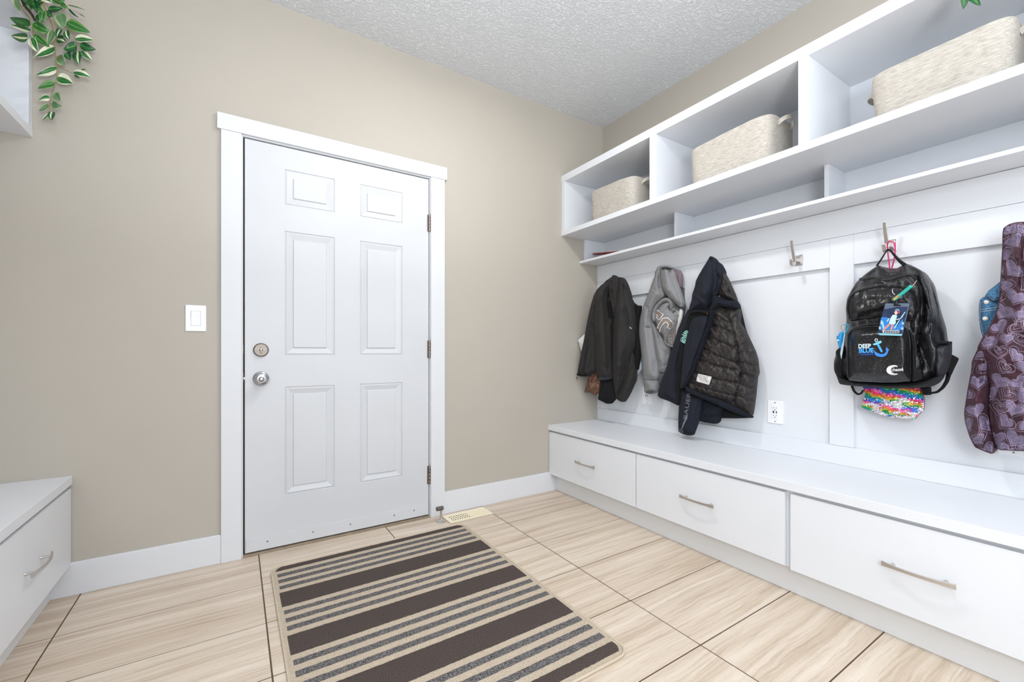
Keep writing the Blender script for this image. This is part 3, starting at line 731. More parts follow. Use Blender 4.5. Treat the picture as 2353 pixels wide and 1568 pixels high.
lines('hem_tape', [za([(122, 1140), (150, 1152), (235, 1154)])], 5, lambda U, V: np.full(np.shape(U), -.300), M_blk2, c1)
MB().tube([atX(*za([(122, 1165)])[0], -.295), atX(*za([(124, 1200)])[0], -.295)], .003).build('zipper_pull', M_black, c1)
piece('inner_sleeve', za([(380, 1195), (500, 1185), (535, 1260), (548, 1392), (480, 1467), (440, 1463), (400, 1442), (348, 1416), (362, 1340), (380, 1260)]), c1, M_blk2, x=(1370, -.225, 1415, -.185), bulge=.02, R=14, folds=[(za([(430, 1230), (400, 1420)]), 5, .008)])
_, hs = piece('sleeve', za([(490, 80), (450, 130), (390, 180), (330, 240), (303, 320), (298, 420), (300, 600), (304, 800), (312, 1000), (325, 1100), (352, 1185), (372, 1205), (440, 1203), (498, 1193), (497, 1050), (491, 850), (490, 700), (472, 540), (448, 400), (452, 280), (478, 180), (515, 100)]),
      c1, M_blk, x=(1360, -.262, 1410, -.21), bulge=.044, R=16, folds=[(za([(450, 260), (445, 400), (475, 560)]), 3, -.012), (za([(360, 260), (340, 420), (345, 700)]), 7, .008), (za([(430, 180), (400, 260), (350, 330)]), 4, .006), (za([(400, 1020), (460, 1080)]), 4, -.006), (za([(395, 300), (400, 600), (420, 1000)]), 10, .014), (za([(440, 600), (455, 1100)]), 7, -.010)])
decal('cuff_tab', [za([(350, 1180), (370, 1206), (440, 1206), (498, 1194), (494, 1168), (430, 1172)])], hs, mat('slate_tab', (52, 55, 66), .6), c1, off=.003)
_, hb = piece('front_body', za([(575, 110), (610, 95), (645, 160), (690, 280), (720, 370), (748, 470), (756, 620), (748, 780), (725, 850), (690, 930), (655, 1030), (638, 1110), (625, 1180), (600, 1260), (565, 1340), (552, 1398), (538, 1350), (522, 1250), (507, 1150), (508, 950), (513, 760), (522, 540), (540, 400), (558, 260)]),
      c1, M_blk, x=(1405, -.217, 1460, -.16), bulge=.044, R=15, folds=[(za([(628, 170), (645, 320), (660, 460), (690, 600)]), 2.5, -.014), (za([(600, 150), (570, 330), (545, 520)]), 6, .008), (za([(700, 380), (735, 480), (740, 640)]), 5, .006), (za([(530, 1150), (580, 1165), (630, 1175)]), 3, -.006), (za([(560, 480), (620, 430), (640, 360)]), 5, .004), (za([(600, 420), (575, 700), (580, 1050)]), 9, .014), (za([(690, 620), (680, 800), (600, 1000)]), 6, -.010), (za([(640, 560), (650, 760), (610, 920)]), 7, .008)])
piece('collar_fold', za([(485, 110), (512, 55), (545, 72), (572, 115), (570, 180), (556, 300), (535, 420), (520, 520), (500, 400), (478, 300), (460, 200)]), c1, M_blk, x=(1395, -.235, 1420, -.215), bulge=.022, R=9, folds=[(za([(495, 130), (500, 260), (520, 380)]), 2, -.012), (za([(535, 100), (530, 240), (535, 380)]), 2, -.01), (za([(515, 80), (515, 220)]), 3, .008)])
piece('shoulder_fold', za([(555, 84), (590, 80), (625, 98), (655, 150), (690, 250), (705, 310), (670, 260), (640, 200), (600, 130)]), c1, M_blk, x=(1415, -.21, 1450, -.17), bulge=.02, R=9)
piece('back_sleeve', za([(720, 900), (735, 980), (745, 1080), (750, 1180), (705, 1310), (660, 1400), (625, 1446), (598, 1442), (568, 1422), (540, 1396), (560, 1340), (600, 1250), (630, 1180), (650, 1080), (690, 980)]), c1, M_blk, x=(1410, -.19, 1460, -.155), bulge=.026, R=12, folds=[(za([(720, 1090), (640, 1200), (585, 1350)]), 3, -.012), (za([(735, 1150), (680, 1290), (610, 1420)]), 5, .008)])
piece('stand_collar', za([(735, 365), (762, 389), (808, 392), (802, 450), (783, 520), (778, 640), (792, 760), (804, 860), (795, 960), (768, 1110), (755, 1000), (760, 850), (755, 640), (752, 480)]), c1, M_blk2, x=-.150, bulge=.016, R=7, folds=[(za([(765, 400), (770, 520), (765, 700), (780, 900)]), 2, -.008)])
decal('chest_mark', [za([(692, 624), (728, 638), (724, 650), (696, 640)])], hb, M_lgrey, c1, off=.002)

gm = thing('leather_garment', (-.24, -.1, .9), 'brown crinkled garment hem poking out under the black softshell jacket', 'clothing')
piece('folded_hem', za([(320, 1090), (300, 1130), (258, 1152), (240, 1200), (225, 1262), (203, 1336), (235, 1342), (268, 1340), (310, 1373), (330, 1355), (372, 1350), (385, 1250), (380, 1120)]), gm, M_brown, x=(1340, -.255, 1385, -.195), bulge=.02, R=10, nz=(9, .008), step=3,
      folds=[(za([(310, 1140), (280, 1220), (215, 1300)]), 2.5, -.012), (za([(350, 1180), (320, 1260), (290, 1345)]), 2.5, -.01), (za([(270, 1180), (250, 1270)]), 4, .008)])
gm = thing('white_cloth', (-.26, -.05, 1.1), 'white cloth peeking out left of the black softshell jacket by the wall', 'clothing')
piece('cloth_fold', za([(215, 700), (195, 712), (165, 738), (128, 776), (142, 800), (146, 835), (165, 892), (190, 905), (250, 900), (260, 700)]), gm, M_wcloth, x=(1327, -.268, 1350, -.240), bulge=.012, R=8, nz=(12, .005), step=3, th=.012, folds=[(za([(200, 730), (150, 780)]), 2, -.006), (za([(200, 780), (165, 830), (165, 880)]), 2, .005)])
gm = thing('pale_blue_cloth', (-.1, -.4, .9), 'pale blue cloth with brown fringe showing between black jacket and grey hoodie', 'clothing')
piece('cloth_fold', za([(800, 880), (812, 960), (822, 1040), (825, 1080), (800, 1120), (770, 1155), (735, 1210), (700, 1150), (720, 950)]), gm, M_bcloth, x=-.118, bulge=.010, R=8, th=.012, step=3, folds=[(za([(800, 960), (790, 1100)]), 2, -.006)])
fr = MB()
for q in range(14):
    a = za([(745 + q * 3.0, 1150 - q * 6)])[0]; b = za([(738 + q * 3.2, 1225 + (q % 4) * 12 - abs(q - 6) * 4)])[0]
    fr.tube([atX(*a, -.128), atX((a[0] + b[0]) / 2 + .6 * math.sin(q), (a[1] + b[1]) / 2, -.131), atX(*b, -.128)], [.0022, .0018, .0008], 5)
o = fr.build('fringe', mat('brown_fringe', (110, 84, 62), .9), gm)

# ---- grey hoodie
zc = Z(1440, 590, .2232)
c2 = thing('grey_hoodie', (-.15, -.65, 1.5), 'heather grey hoodie with taupe letters bunched up on its hook', 'hoodie')
XC = -.115
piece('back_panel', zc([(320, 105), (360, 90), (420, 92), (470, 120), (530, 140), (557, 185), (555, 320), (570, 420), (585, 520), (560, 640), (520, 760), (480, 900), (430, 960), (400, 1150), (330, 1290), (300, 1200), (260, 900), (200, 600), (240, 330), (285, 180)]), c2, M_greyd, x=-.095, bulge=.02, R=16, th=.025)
piece('hood_lining', zc([(475, 123), (505, 128), (535, 142), (558, 185), (556, 260), (552, 325), (530, 290), (505, 230), (485, 180)]), c2, M_mauve, x=-.115, bulge=.018, R=8, folds=[(zc([(500, 150), (530, 170), (520, 230)]), 2, -.008)])
piece('white_trim', zc([(292, 165), (285, 200), (262, 270), (243, 318), (240, 300), (258, 240), (275, 195)]), c2, M_wcloth, x=-.118, bulge=.004, R=4, step=3, th=.01)
piece('lower_body', zc([(235, 600), (270, 660), (300, 720), (345, 800), (380, 860), (410, 900), (450, 925), (440, 990), (425, 1080), (405, 1195), (330, 1192), (312, 1090), (285, 950), (255, 780)]), c2, M_grey, x=-.125, bulge=.03, R=16, folds=[(zc([(330, 830), (350, 950), (420, 1010)]), 5, -.01), (zc([(280, 700), (310, 880), (340, 1060)]), 5, .01), (zc([(320, 1130), (410, 1120)]), 2, -.005)])
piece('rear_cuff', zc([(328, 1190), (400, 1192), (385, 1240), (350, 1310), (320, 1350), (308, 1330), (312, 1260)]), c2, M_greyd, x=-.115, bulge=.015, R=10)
_, hsl = piece('sleeve', zc([(345, 100), (318, 100), (300, 160), (275, 230), (245, 320), (205, 420), (175, 505), (150, 585), (130, 670), (125, 780), (136, 890), (150, 1000), (158, 1150), (172, 1270), (300, 1275), (322, 1240), (320, 1150), (300, 1040), (275, 880), (255, 720), (245, 630), (260, 560), (300, 480), (360, 430), (390, 395), (365, 330), (345, 240)]),
      c2, M_grey, x=-.140, bulge=.036, R=20, folds=[(zc([(175, 505), (215, 520), (240, 590), (260, 650)]), 2, -.010), (zc([(245, 320), (300, 350), (380, 400)]), 2.5, -.006), (zc([(345, 130), (335, 220), (350, 320)]), 3, -.012), (zc([(300, 200), (260, 330)]), 7, .010), (zc([(200, 730), (250, 735)]), 2.5, -.014), (zc([(180, 600), (165, 900), (200, 1200)]), 9, .008), (zc([(290, 1080), (280, 1200)]), 3, -.007), (zc([(200, 1240), (240, 1200)]), 3, -.006)])
_, hcf = piece('cuff', zc([(172, 1268), (205, 1262), (300, 1268), (316, 1290), (316, 1372), (305, 1400), (250, 1416), (205, 1410), (183, 1396), (180, 1340)]), c2, M_grey, x=-.135, bulge=.030, R=14, folds=[(zc([(262, 1270), (272, 1380)]), 1.5, -.004)])
decal('cuff_opening', [zc([(190, 1390), (230, 1376), (290, 1378), (308, 1392), (270, 1412), (215, 1410)])], hcf, M_greyd, c2, off=.002, smooth=2)  # opening painted on the cuff as a darker patch of shade
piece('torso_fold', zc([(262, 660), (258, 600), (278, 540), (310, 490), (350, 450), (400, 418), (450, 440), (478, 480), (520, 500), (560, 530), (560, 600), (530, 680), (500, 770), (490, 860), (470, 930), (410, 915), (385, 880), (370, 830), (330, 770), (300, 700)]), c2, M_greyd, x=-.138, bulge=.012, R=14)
_, hto = piece('torso_front', zc([(300, 560), (325, 520), (370, 478), (420, 455), (455, 480), (468, 520), (500, 545), (530, 560), (540, 620), (510, 690), (455, 740), (420, 790), (390, 850), (380, 815), (350, 780), (318, 720), (292, 640)]),
      c2, M_grey, x=-.152, bulge=.026, R=14, folds=[(zc([(350, 560), (400, 500), (440, 480)]), 5, .012), (zc([(430, 520), (460, 590), (500, 560)]), 3, -.016), (zc([(470, 560), (490, 640), (520, 600)]), 3, -.010)], nz=(16, .003))
piece('torso_roll', zc([(258, 655), (255, 600), (270, 545), (300, 495), (350, 445), (400, 420), (445, 432), (475, 475), (465, 530), (440, 550), (440, 500), (420, 468), (370, 470), (330, 505), (300, 550), (290, 600), (288, 655), (272, 668)]), c2, M_grey, x=-.165, bulge=.022, R=7, step=3)
piece('hood', zc([(350, 105), (400, 88), (440, 105), (475, 160), (500, 250), (530, 330), (560, 420), (578, 480), (560, 525), (520, 500), (470, 450), (430, 420), (395, 380), (362, 310), (348, 230)]), c2, M_grey, x=-.168, bulge=.034, R=18, folds=[(zc([(440, 130), (480, 260), (530, 400), (560, 490)]), 2, -.007), (zc([(400, 140), (390, 240), (420, 340)]), 7, .010), (zc([(380, 320), (450, 400), (530, 470)]), 6, .008), (zc([(365, 120), (400, 140), (440, 160)]), 4, -.008)])
piece('neck_opening', zc([(352, 116), (380, 102), (425, 104), (446, 120), (420, 134), (375, 130)]), c2, mat('neck_shade_grey', (52, 52, 54), .9), x=-.192, bulge=.004, R=4)  # shade inside the neck, painted as a dark piece
piece('hood_edge', zc([(345, 95), (375, 86), (430, 92), (452, 116), (438, 130), (400, 112), (368, 118), (352, 140)]), c2, M_grey, x=-.182, bulge=.014, R=5, step=3)
_, hhm = piece('hem_inside', zc([(525, 650), (498, 740), (490, 860), (478, 926), (430, 912), (402, 888), (395, 860), (430, 800), (470, 745), (500, 700)]), c2, mat('taupe_lining', (128, 120, 116), .8, var=.2, vs=60), x=-.160, bulge=.006, R=6, step=3)
lines('hem_rib', [zc([(535, 600), (490, 700), (430, 780), (392, 850), (392, 880), (420, 910), (475, 928)])], 3.4, lambda U, V: np.full(np.shape(U), -.181), M_grey, c2, th=.006)
piece('drawstring_band', zc([(552, 532), (572, 560), (562, 640), (540, 700), (518, 750), (500, 820), (505, 760), (518, 690), (525, 620), (538, 560)]), c2, M_wcloth, x=-.150, bulge=.008, R=5, step=3, th=.01)
zh = Z(1485, 690, .0765)
TT = [zh([(310, 295), (515, 425), (395, 600), (300, 515), (345, 465), (268, 420), (275, 345)])]
CC = [zh([(335, 850), (345, 780), (500, 540), (650, 530), (805, 690), (815, 800), (735, 875), (620, 810), (675, 750), (605, 655), (560, 670), (470, 760), (420, 860), (405, 965)])]
decal('letter_t', TT, hto, M_taupe, c2, off=.002, step=4); decal('letter_c', CC, hto, M_taupe, c2, off=.002, step=4)
lines('letter_outline', [zh([(310, 295), (515, 425), (395, 600), (300, 515), (345, 465), (268, 420)]), zh([(335, 850), (345, 780), (500, 540), (650, 530), (805, 690), (815, 800), (735, 875), (620, 810), (675, 750), (605, 655), (560, 670), (470, 760), (420, 860), (405, 965)])], 1.9, hto, M_wht, c2, off=.0035, smooth=0, step=2)
text('hem_lettering', 'LEG', zh([(660, 1060)])[0], (0.5, 20), (8, 0), hhm, M_lgrey, c2, off=.004, bold=.01)

# ---- navy jacket with quilted lining
zd = Z(1500, 580, .2743)
c3 = thing('navy_jacket', (-.2, -1.0, 1.5), 'navy hooded jacket half inside out, black quilted lining and white tag showing', 'jacket')
piece('back_lining', zd([(480, 400), (700, 400), (760, 660), (840, 830), (850, 1100), (800, 1340), (600, 1300), (300, 1180), (200, 1180), (180, 900), (300, 560)]), c3, M_blk2, x=-.105, bulge=.02, R=20, th=.03)
piece('rear_hem_lining', zd([(556, 1270), (640, 1310), (740, 1350), (822, 1388), (700, 1393), (556, 1390), (565, 1340)]), c3, M_blk2, x=-.115, bulge=.012, R=10)
_, hq2 = piece('sleeve_back', zd([(395, 1215), (480, 1225), (560, 1255), (588, 1290), (568, 1345), (548, 1425), (525, 1440), (430, 1426), (378, 1410), (380, 1390), (385, 1370), (400, 1290)]), c3, M_navyk, x=-.14, bulge=.03, R=16, nz=(10, .006), folds=[(zd([(400, 1370), (470, 1385), (560, 1360)]), 3, -.008)])
_, hsv = piece('sleeve_front', zd([(222, 1150), (300, 1150), (418, 1205), (405, 1290), (388, 1370), (352, 1470), (327, 1536), (290, 1535), (248, 1524), (213, 1503), (213, 1400), (219, 1280)]), c3, M_navy, x=-.165, bulge=.034, R=20, folds=[(zd([(370, 1240), (340, 1380), (310, 1500)]), 6, .006)])
decal('cuff_strap', [zd([(213, 1470), (245, 1482), (262, 1500), (255, 1522), (214, 1506)])], hsv, mat('strap_grey', (62, 64, 80), .7), c3, off=.004, smooth=1)
lines('cuff_hem', [zd([(255, 1500), (290, 1512), (325, 1512)])], 2, hsv, M_blk2, c3)
text('sleeve_lettering', 'BAUER', zd([(287, 1402)])[0], (9, -62), (-8.8, -2.0), hsv, mat('sleeve_print', (118, 122, 132), .5), c3, bold=.0, off=.003)
lines('sleeve_slashes', [zd([(240 + i * 8.5, 1490 - i * 18), (256 + i * 8.5, 1428 - i * 18)]) for i in range(5)], 1.5, hsv, MATS['sleeve_print'], c3, smooth=0, off=.003)
piece('outer_front', zd([(300, 470), (268, 530), (240, 595), (205, 680), (165, 790), (130, 920), (90, 1040), (60, 1120), (38, 1198), (60, 1222), (140, 1250), (218, 1290), (228, 1180), (245, 1090), (240, 900), (275, 700), (330, 520)]), c3, M_navy, x=(1510, -.175, 1590, -.160), bulge=.028, R=16, folds=[(zd([(230, 660), (170, 900), (110, 1170)]), 9, .010), (zd([(215, 860), (195, 1000), (190, 1180)]), 3, -.010), (zd([(60, 1190), (140, 1222), (215, 1258)]), 1.5, -.004)])
_, hin = piece('inner_placket', zd([(322, 545), (300, 562), (262, 630), (236, 700), (218, 830), (198, 990), (192, 1180), (196, 1255), (216, 1270), (232, 1120), (242, 950), (262, 760), (300, 660), (330, 580)]), c3, M_blk2, x=-.188, bulge=.010, R=8, step=3)
piece('front_flap', zd([(325, 560), (345, 535), (420, 520), (466, 512), (474, 600), (435, 720), (403, 800), (362, 910), (332, 1020), (285, 1110), (228, 1150), (236, 1060), (246, 950), (258, 820), (285, 700), (312, 610)]), c3, M_navy, x=-.196, bulge=.024, R=16, folds=[(zd([(440, 560), (400, 700), (330, 900), (270, 1080)]), 9, .008)])
zg = Z(1550, 740, .04464)
pathsG = [zg([(700, 520), (610, 462), (465, 570), (650, 690), (640, 760), (380, 640)]), zg([(690, 580), (600, 560), (560, 600)]), zg([(500, 730), (310, 880), (320, 970), (510, 1085), (620, 1000)]), zg([(650, 860), (530, 800), (385, 930), (510, 1010), (580, 940), (500, 900)])]
lines('logo_embroidery', pathsG, 3.6, hin, M_green, c3, off=.004, smooth=0, step=1.5)
lines('logo_outline', pathsG, 1.6, hin, M_mint, c3, off=.0052, smooth=0, step=1.5)
QF = [([(490, 525), (550, 535), (600, 580), (632, 592)]), ([(475, 615), (560, 625), (610, 650), (685, 685)]), ([(440, 718), (500, 720), (560, 750), (640, 782), (690, 800)]), ([(405, 808), (470, 825), (540, 870), (620, 900), (702, 925)]), ([(370, 902), (440, 915), (520, 950), (620, 970), (712, 988)]), ([(335, 1000), (420, 1030), (520, 1060), (620, 1080), (712, 1092)]), ([(300, 1085), (400, 1130), (500, 1160), (600, 1182), (690, 1205)])]
folds = [(zd(q), 1.9, -.011) for q in QF]
folds += [(zd(q), 2.5, -.013) for q in ([(600, 480), (640, 560), (680, 680), (704, 800), (712, 920)], [(735, 1030), (720, 1110), (690, 1205), (680, 1255)], [(712, 920), (740, 990), (735, 1040)])]
folds += [(zd(q), 1.9, -.009) for q in ([(715, 720), (760, 690), (775, 660)], [(712, 790), (750, 770), (800, 790)], [(720, 850), (780, 830), (840, 860)], [(720, 920), (790, 930), (862, 950)], [(740, 1010), (800, 1030), (868, 1045)], [(730, 1110), (790, 1130), (850, 1140)], [(700, 1200), (770, 1230), (838, 1250)])]
for i, q in enumerate(QF):                                # small puckers along each quilting line
    for k in range(5):
        t = (k + .5) / 5 * (len(q) - 1); j = int(t); a, b = q[j], q[j + 1]; px_ = a[0] + (b[0] - a[0]) * (t - j); py = a[1] + (b[1] - a[1]) * (t - j)
        folds.append((zd([(px_, py + 8), (px_ + 14 + 6 * (k % 2), py + 42)]), 2.6, .005 if k % 2 else -.005))
    folds.append((zd([(q[0][0] + 8, q[0][1] + 20), (q[0][0] + 30, q[0][1] + 60)]), 3, .008))
_, hq = piece('quilted_lining', zd([(505, 462), (560, 462), (640, 472), (718, 470), (722, 520), (716, 590), (762, 655), (802, 740), (842, 825), (866, 905), (876, 1010), (862, 1050), (858, 1095), (848, 1200), (835, 1300), (820, 1378), (740, 1330), (650, 1285), (560, 1250), (420, 1210), (290, 1145), (285, 1105), (330, 1010), (360, 920), (402, 815), (425, 740), (460, 640), (478, 560), (485, 490)]),
              c3, M_quilt, x=(1580, -.200, 1740, -.125), bulge=.042, R=26, folds=folds, nz=(11, .006), step=3)
decal('care_label', [zd([(380, 1017), (494, 1043), (472, 1112), (362, 1081)])], hq, M_lbl, c3, off=.009, step=4)
lines('label_print', [zd([(388 + 3, 1032 + i * 14), (475 - i * 5, 1052 + i * 14)]) for i in range(3)], .5, lambda U, V: hq(U, V) - .0095, mat('faded_print', (176, 166, 166), .6), c3, smooth=0)
piece('lower_hem', zd([(268, 1125), (300, 1140), (420, 1195), (560, 1240), (700, 1300), (825, 1376), (822, 1393), (690, 1350), (560, 1290), (420, 1228), (280, 1170)]), c3, M_navyk, x=(1570, -.225, 1730, -.150), bulge=.010, R=5, step=3)
piece('zip_edge', zd([(500, 480), (482, 560), (462, 640), (425, 735), (402, 810), (362, 915), (332, 1010), (285, 1105), (228, 1150), (232, 1120), (275, 1085), (320, 1000), (350, 905), (390, 800), (412, 725), (448, 635), (470, 555), (480, 490)]), c3, M_navyk, x=-.222, bulge=.010, R=4, step=3)
piece('hood_lining', zd([(585, 165), (606, 200), (640, 270), (675, 350), (694, 397), (680, 408), (620, 402), (575, 385), (548, 350), (560, 290), (580, 220)]), c3, M_quilt, x=-.160, bulge=.026, R=12, nz=(9, .007), folds=[(zd([(600, 240), (640, 330), (690, 390)]), 2, -.010), (zd([(580, 300), (620, 360)]), 3, .01)])
piece('rib_collar', zd([(500, 385), (520, 362), (545, 372), (590, 395), (650, 405), (690, 402), (706, 430), (718, 472), (660, 472), (600, 460), (550, 448), (520, 470), (490, 490), (470, 510), (475, 480), (495, 440)]), c3, M_navyk, x=(1620, -.215, 1700, -.160), bulge=.022, R=9, step=3, folds=[(zd([(510, 400), (530, 385), (525, 420)]), 2, -.01), (zd([(560, 400), (640, 430), (700, 440)]), 2.5, -.006)])
piece('hood', zd([(480, 30), (512, 50), (535, 78), (565, 100), (592, 150), (598, 175), (585, 230), (562, 300), (540, 352), (505, 395), (485, 460), (466, 520), (440, 500), (390, 488), (330, 492), (297, 515), (305, 460), (325, 400), (330, 350), (352, 290), (360, 240), (385, 190), (420, 130), (455, 75)]), c3, M_navy, x=(1580, -.185, 1660, -.155), bulge=.044, R=24,
      folds=[(zd([(480, 40), (500, 130), (505, 230), (490, 350), (465, 470)]), 3, -.016), (zd([(535, 90), (530, 160), (560, 230)]), 2, -.012), (zd([(540, 160), (548, 260), (530, 330)]), 2, -.008), (zd([(352, 290), (365, 340), (440, 420), (465, 480)]), 3, -.008), (zd([(330, 350), (380, 380), (450, 440)]), 4, .008), (zd([(430, 150), (400, 240), (420, 330)]), 10, .008)])
piece('hood_opening', zd([(305, 515), (340, 500), (400, 498), (466, 512), (470, 540), (430, 548), (360, 552), (322, 570), (300, 556)]), c3, M_blk2, x=-.199, bulge=.004, R=4)
piece('hood_brim', zd([(297, 512), (330, 488), (390, 482), (440, 494), (468, 515), (440, 518), (390, 503), (335, 508), (305, 522)]), c3, M_blk2, x=-.215, bulge=.010, R=3, step=3)
MB().lathe(tuple(atX(*zd([(458, 516)])[0], -.235)), (-1, -.3, 0), [(.004, 0), (.003, .003)], 10).build('snap_button', mat('copper_snap', (190, 120, 90), .3, 1), c3)

# ---- backpack
ze = Z(1880, 480, .3698)
bp = thing('backpack', (-.2, -1.85, 1.4), 'black glitter backpack with blue anchor print hanging from a hook', 'backpack')
_, hbk = piece('main_body', ze([(372, 350), (400, 360), (445, 370), (490, 370), (525, 350), (550, 340), (600, 362), (665, 400), (715, 470), (742, 580), (762, 660), (787, 740), (797, 820), (815, 850), (812, 940), (795, 1010), (760, 1070), (700, 1105), (600, 1113), (450, 1113), (300, 1104), (180, 1094), (135, 1085), (118, 1050), (98, 1000), (96, 950), (112, 900), (150, 850), (168, 760), (176, 690), (172, 620), (180, 555), (212, 495), (240, 452), (290, 408), (335, 375)]),
      bp, M_glit, x=-.155, bulge=.085, R=36, th=.018, nz=(24, .012), folds=[(ze([(610, 420), (650, 520), (660, 640), (640, 700)]), 5, -.022), (ze([(640, 720), (610, 860), (650, 960), (620, 1040)]), 5, -.018), (ze([(650, 420), (700, 520), (690, 680)]), 9, .012), (ze([(700, 480), (740, 600)]), 4, -.010), (ze([(640, 860), (680, 960), (700, 1040)]), 4, -.010), (ze([(655, 560), (700, 640), (690, 760)]), 4, -.01), (ze([(400, 370), (440, 400), (500, 390)]), 4, .012)])
_, hup = piece('upper_pocket', ze([(190, 700), (174, 640), (180, 565), (212, 522), (270, 497), (370, 480), (470, 478), (560, 492), (608, 528), (628, 580), (622, 640), (602, 692), (560, 702), (470, 690), (380, 682), (280, 688)]), bp, M_glit, x=-.240, bulge=.034, R=26, th=.02, nz=(20, .010), folds=[(ze([(250, 640), (330, 600), (420, 590)]), 9, .008), (ze([(330, 650), (480, 610), (560, 640)]), 5, -.008)])
_, hlo = piece('lower_pocket', ze([(172, 800), (200, 745), (280, 726), (380, 720), (500, 724), (555, 745), (580, 800), (584, 900), (582, 1000), (580, 1072), (480, 1080), (380, 1080), (250, 1074), (182, 1064), (178, 950), (172, 860)]), bp, M_glit, x=-.240, bulge=.046, R=24, th=.02, nz=(30, .006), step=4)
piece('pocket_gusset', ze([(560, 745), (590, 790), (602, 900), (605, 990), (640, 1010), (635, 1060), (582, 1076), (580, 960), (580, 850), (568, 790)]), bp, M_web, x=-.246, bulge=.012, R=5, step=3)
piece('base_band', ze([(112, 1035), (150, 1050), (182, 1066), (300, 1082), (420, 1090), (590, 1086), (690, 1062), (750, 1030), (775, 1045), (745, 1082), (700, 1106), (600, 1116), (450, 1117), (300, 1108), (180, 1098), (132, 1090)]), bp, fabric('charcoal_base_cloth', (44, 44, 47), (32, 32, 34), 300, .3), x=-.190, bulge=.045, R=10)
piece('mesh_pocket', ze([(655, 842), (720, 836), (820, 828), (820, 900), (812, 960), (790, 1020), (740, 1066), (715, 1040), (690, 980), (668, 910)]), bp, M_net, x=-.185, bulge=.045, R=18, nz=(14, .008), folds=[(ze([(690, 900), (720, 980), (730, 1050)]), 3, -.01)])
piece('pocket_binding', ze([(652, 832), (720, 828), (790, 822), (822, 826), (820, 842), (790, 840), (720, 848), (655, 848)]), bp, M_web, x=-.212, bulge=.012, R=3, step=3)
ZIP = mat('zipper_coil', (16, 16, 17), .5)
lines('main_zipper', [ze([(255, 440), (300, 428), (345, 424), (400, 438), (450, 436), (520, 412), (570, 405), (605, 425), (640, 500), (650, 600), (640, 700)])], 6, hbk, ZIP, bp, off=.004, th=.004)
lines('pocket_zipper', [ze([(190, 690), (176, 630), (184, 565), (216, 525), (275, 500), (370, 484), (470, 482), (555, 495), (602, 530), (620, 585), (612, 640), (590, 685)]), ze([(185, 780), (210, 750), (285, 732), (385, 727)]), ze([(530, 735), (562, 760), (574, 830), (576, 950), (574, 1060)]), ze([(183, 780), (180, 900), (184, 1050)])], 3.2, lambda U, V: np.minimum(hup(U, V), hlo(U, V)), ZIP, bp, off=.003, th=.003)
lines('piping_highlights', [ze([(196, 706), (280, 694), (380, 690), (470, 696), (556, 706)]), ze([(192, 545), (222, 512), (280, 489), (370, 472), (470, 470), (562, 483), (620, 520)]), ze([(186, 768), (212, 737), (285, 720), (385, 714), (500, 716)]), ze([(596, 770), (606, 860), (610, 990)])], 1.3, lambda U, V: np.minimum(np.minimum(hbk(U, V), hup(U, V)), hlo(U, V)), mat('highlight_grey_piping', (92, 92, 94), .5), bp, off=.003, th=.002)  # piping lines in paler grey, painted as thin highlights on the pocket edges
ribbon('hang_loop', ze([(424, 258), (400, 300), (380, 330), (362, 356)]), (2.2, 3.5), bp, M_web, -.150)
ribbon('hang_strap', ze([(448, 258), (470, 285), (505, 325), (550, 358)]), (4, 10), bp, M_web, -.158)
ribbon('shoulder_strap', ze([(425, 262), (436, 250), (450, 262)]), 4, bp, M_web, -.146)
piece('side_strap', ze([(818, 905), (865, 930), (852, 960), (832, 1000), (815, 1040), (800, 1010), (812, 950)]), bp, M_web, x=-.15, bulge=.008, R=6, step=3)
ribbon('side_strap', ze([(812, 1020), (800, 1070), (775, 1110), (740, 1140), (700, 1146)]), (12, 4), bp, M_web, -.135)
ribbon('side_strap', ze([(208, 1100), (222, 1135), (245, 1155), (268, 1148), (278, 1128)]), (5, 4), bp, M_web, -.150)
piece('webbing_end', ze([(640, 1112), (690, 1108), (694, 1158), (650, 1158)]), bp, M_web, x=-.13, bulge=.004, R=4, step=3, smooth=0)
piece('strap_bunch', ze([(150, 850), (112, 880), (108, 900), (118, 930), (98, 970), (100, 1010), (125, 1060), (165, 1075), (160, 1000), (172, 940), (168, 880)]), bp, M_blk2, x=-.188, bulge=.022, R=8, step=3, nz=(10, .006))
text('print_deep', 'DEEP', ze([(250, 867)])[0], (29, -1), (0, -9.3), hlo, mat('ice_blue_print', (206, 226, 240), .5), bp, bold=.035, off=.003)
text('print_blue', 'BLUE', ze([(253, 895)])[0], (34, -1), (0, -9.8), hlo, mat('sky_blue_print', (70, 160, 226), .5), bp, bold=.045, off=.003)
text('print_athletics', 'ATHLETICS', ze([(262, 912)])[0], (30, -.8), (0, -4.2), hlo, mat('royal_blue_print', (36, 96, 196), .5), bp, bold=.02, off=.003)
def circ(cx, cy, rx, ry, a0=0, a1=360, n=24): return [(cx + rx * math.cos(math.radians(a0 + (a1 - a0) * i / n)), cy + ry * math.sin(math.radians(a0 + (a1 - a0) * i / n))) for i in range(n + 1)]
lines('anchor_ring', [ze(circ(361, 817, 9, 9))], 1.8, hlo, MATS['ice_blue_print'], bp, off=.003)
decal('anchor_stock', [ze([(337, 842), (352, 850), (398, 832), (390, 818)])], hlo, mat('aqua_print', (120, 196, 226), .5), bp, off=.003)
decal('anchor_shank', [ze([(362, 842), (376, 838), (404, 890), (392, 896)])], hlo, MATS['sky_blue_print'], bp, off=.003)
decal('anchor_arms', [ze([(347, 880), (362, 893), (385, 903), (405, 905), (420, 893), (428, 880), (420, 884), (423, 856), (444, 884), (434, 884), (430, 905), (410, 920), (385, 922), (355, 912), (350, 898)])], hlo, mat('azure_print', (50, 130, 214), .5), bp, off=.003)
cw = []
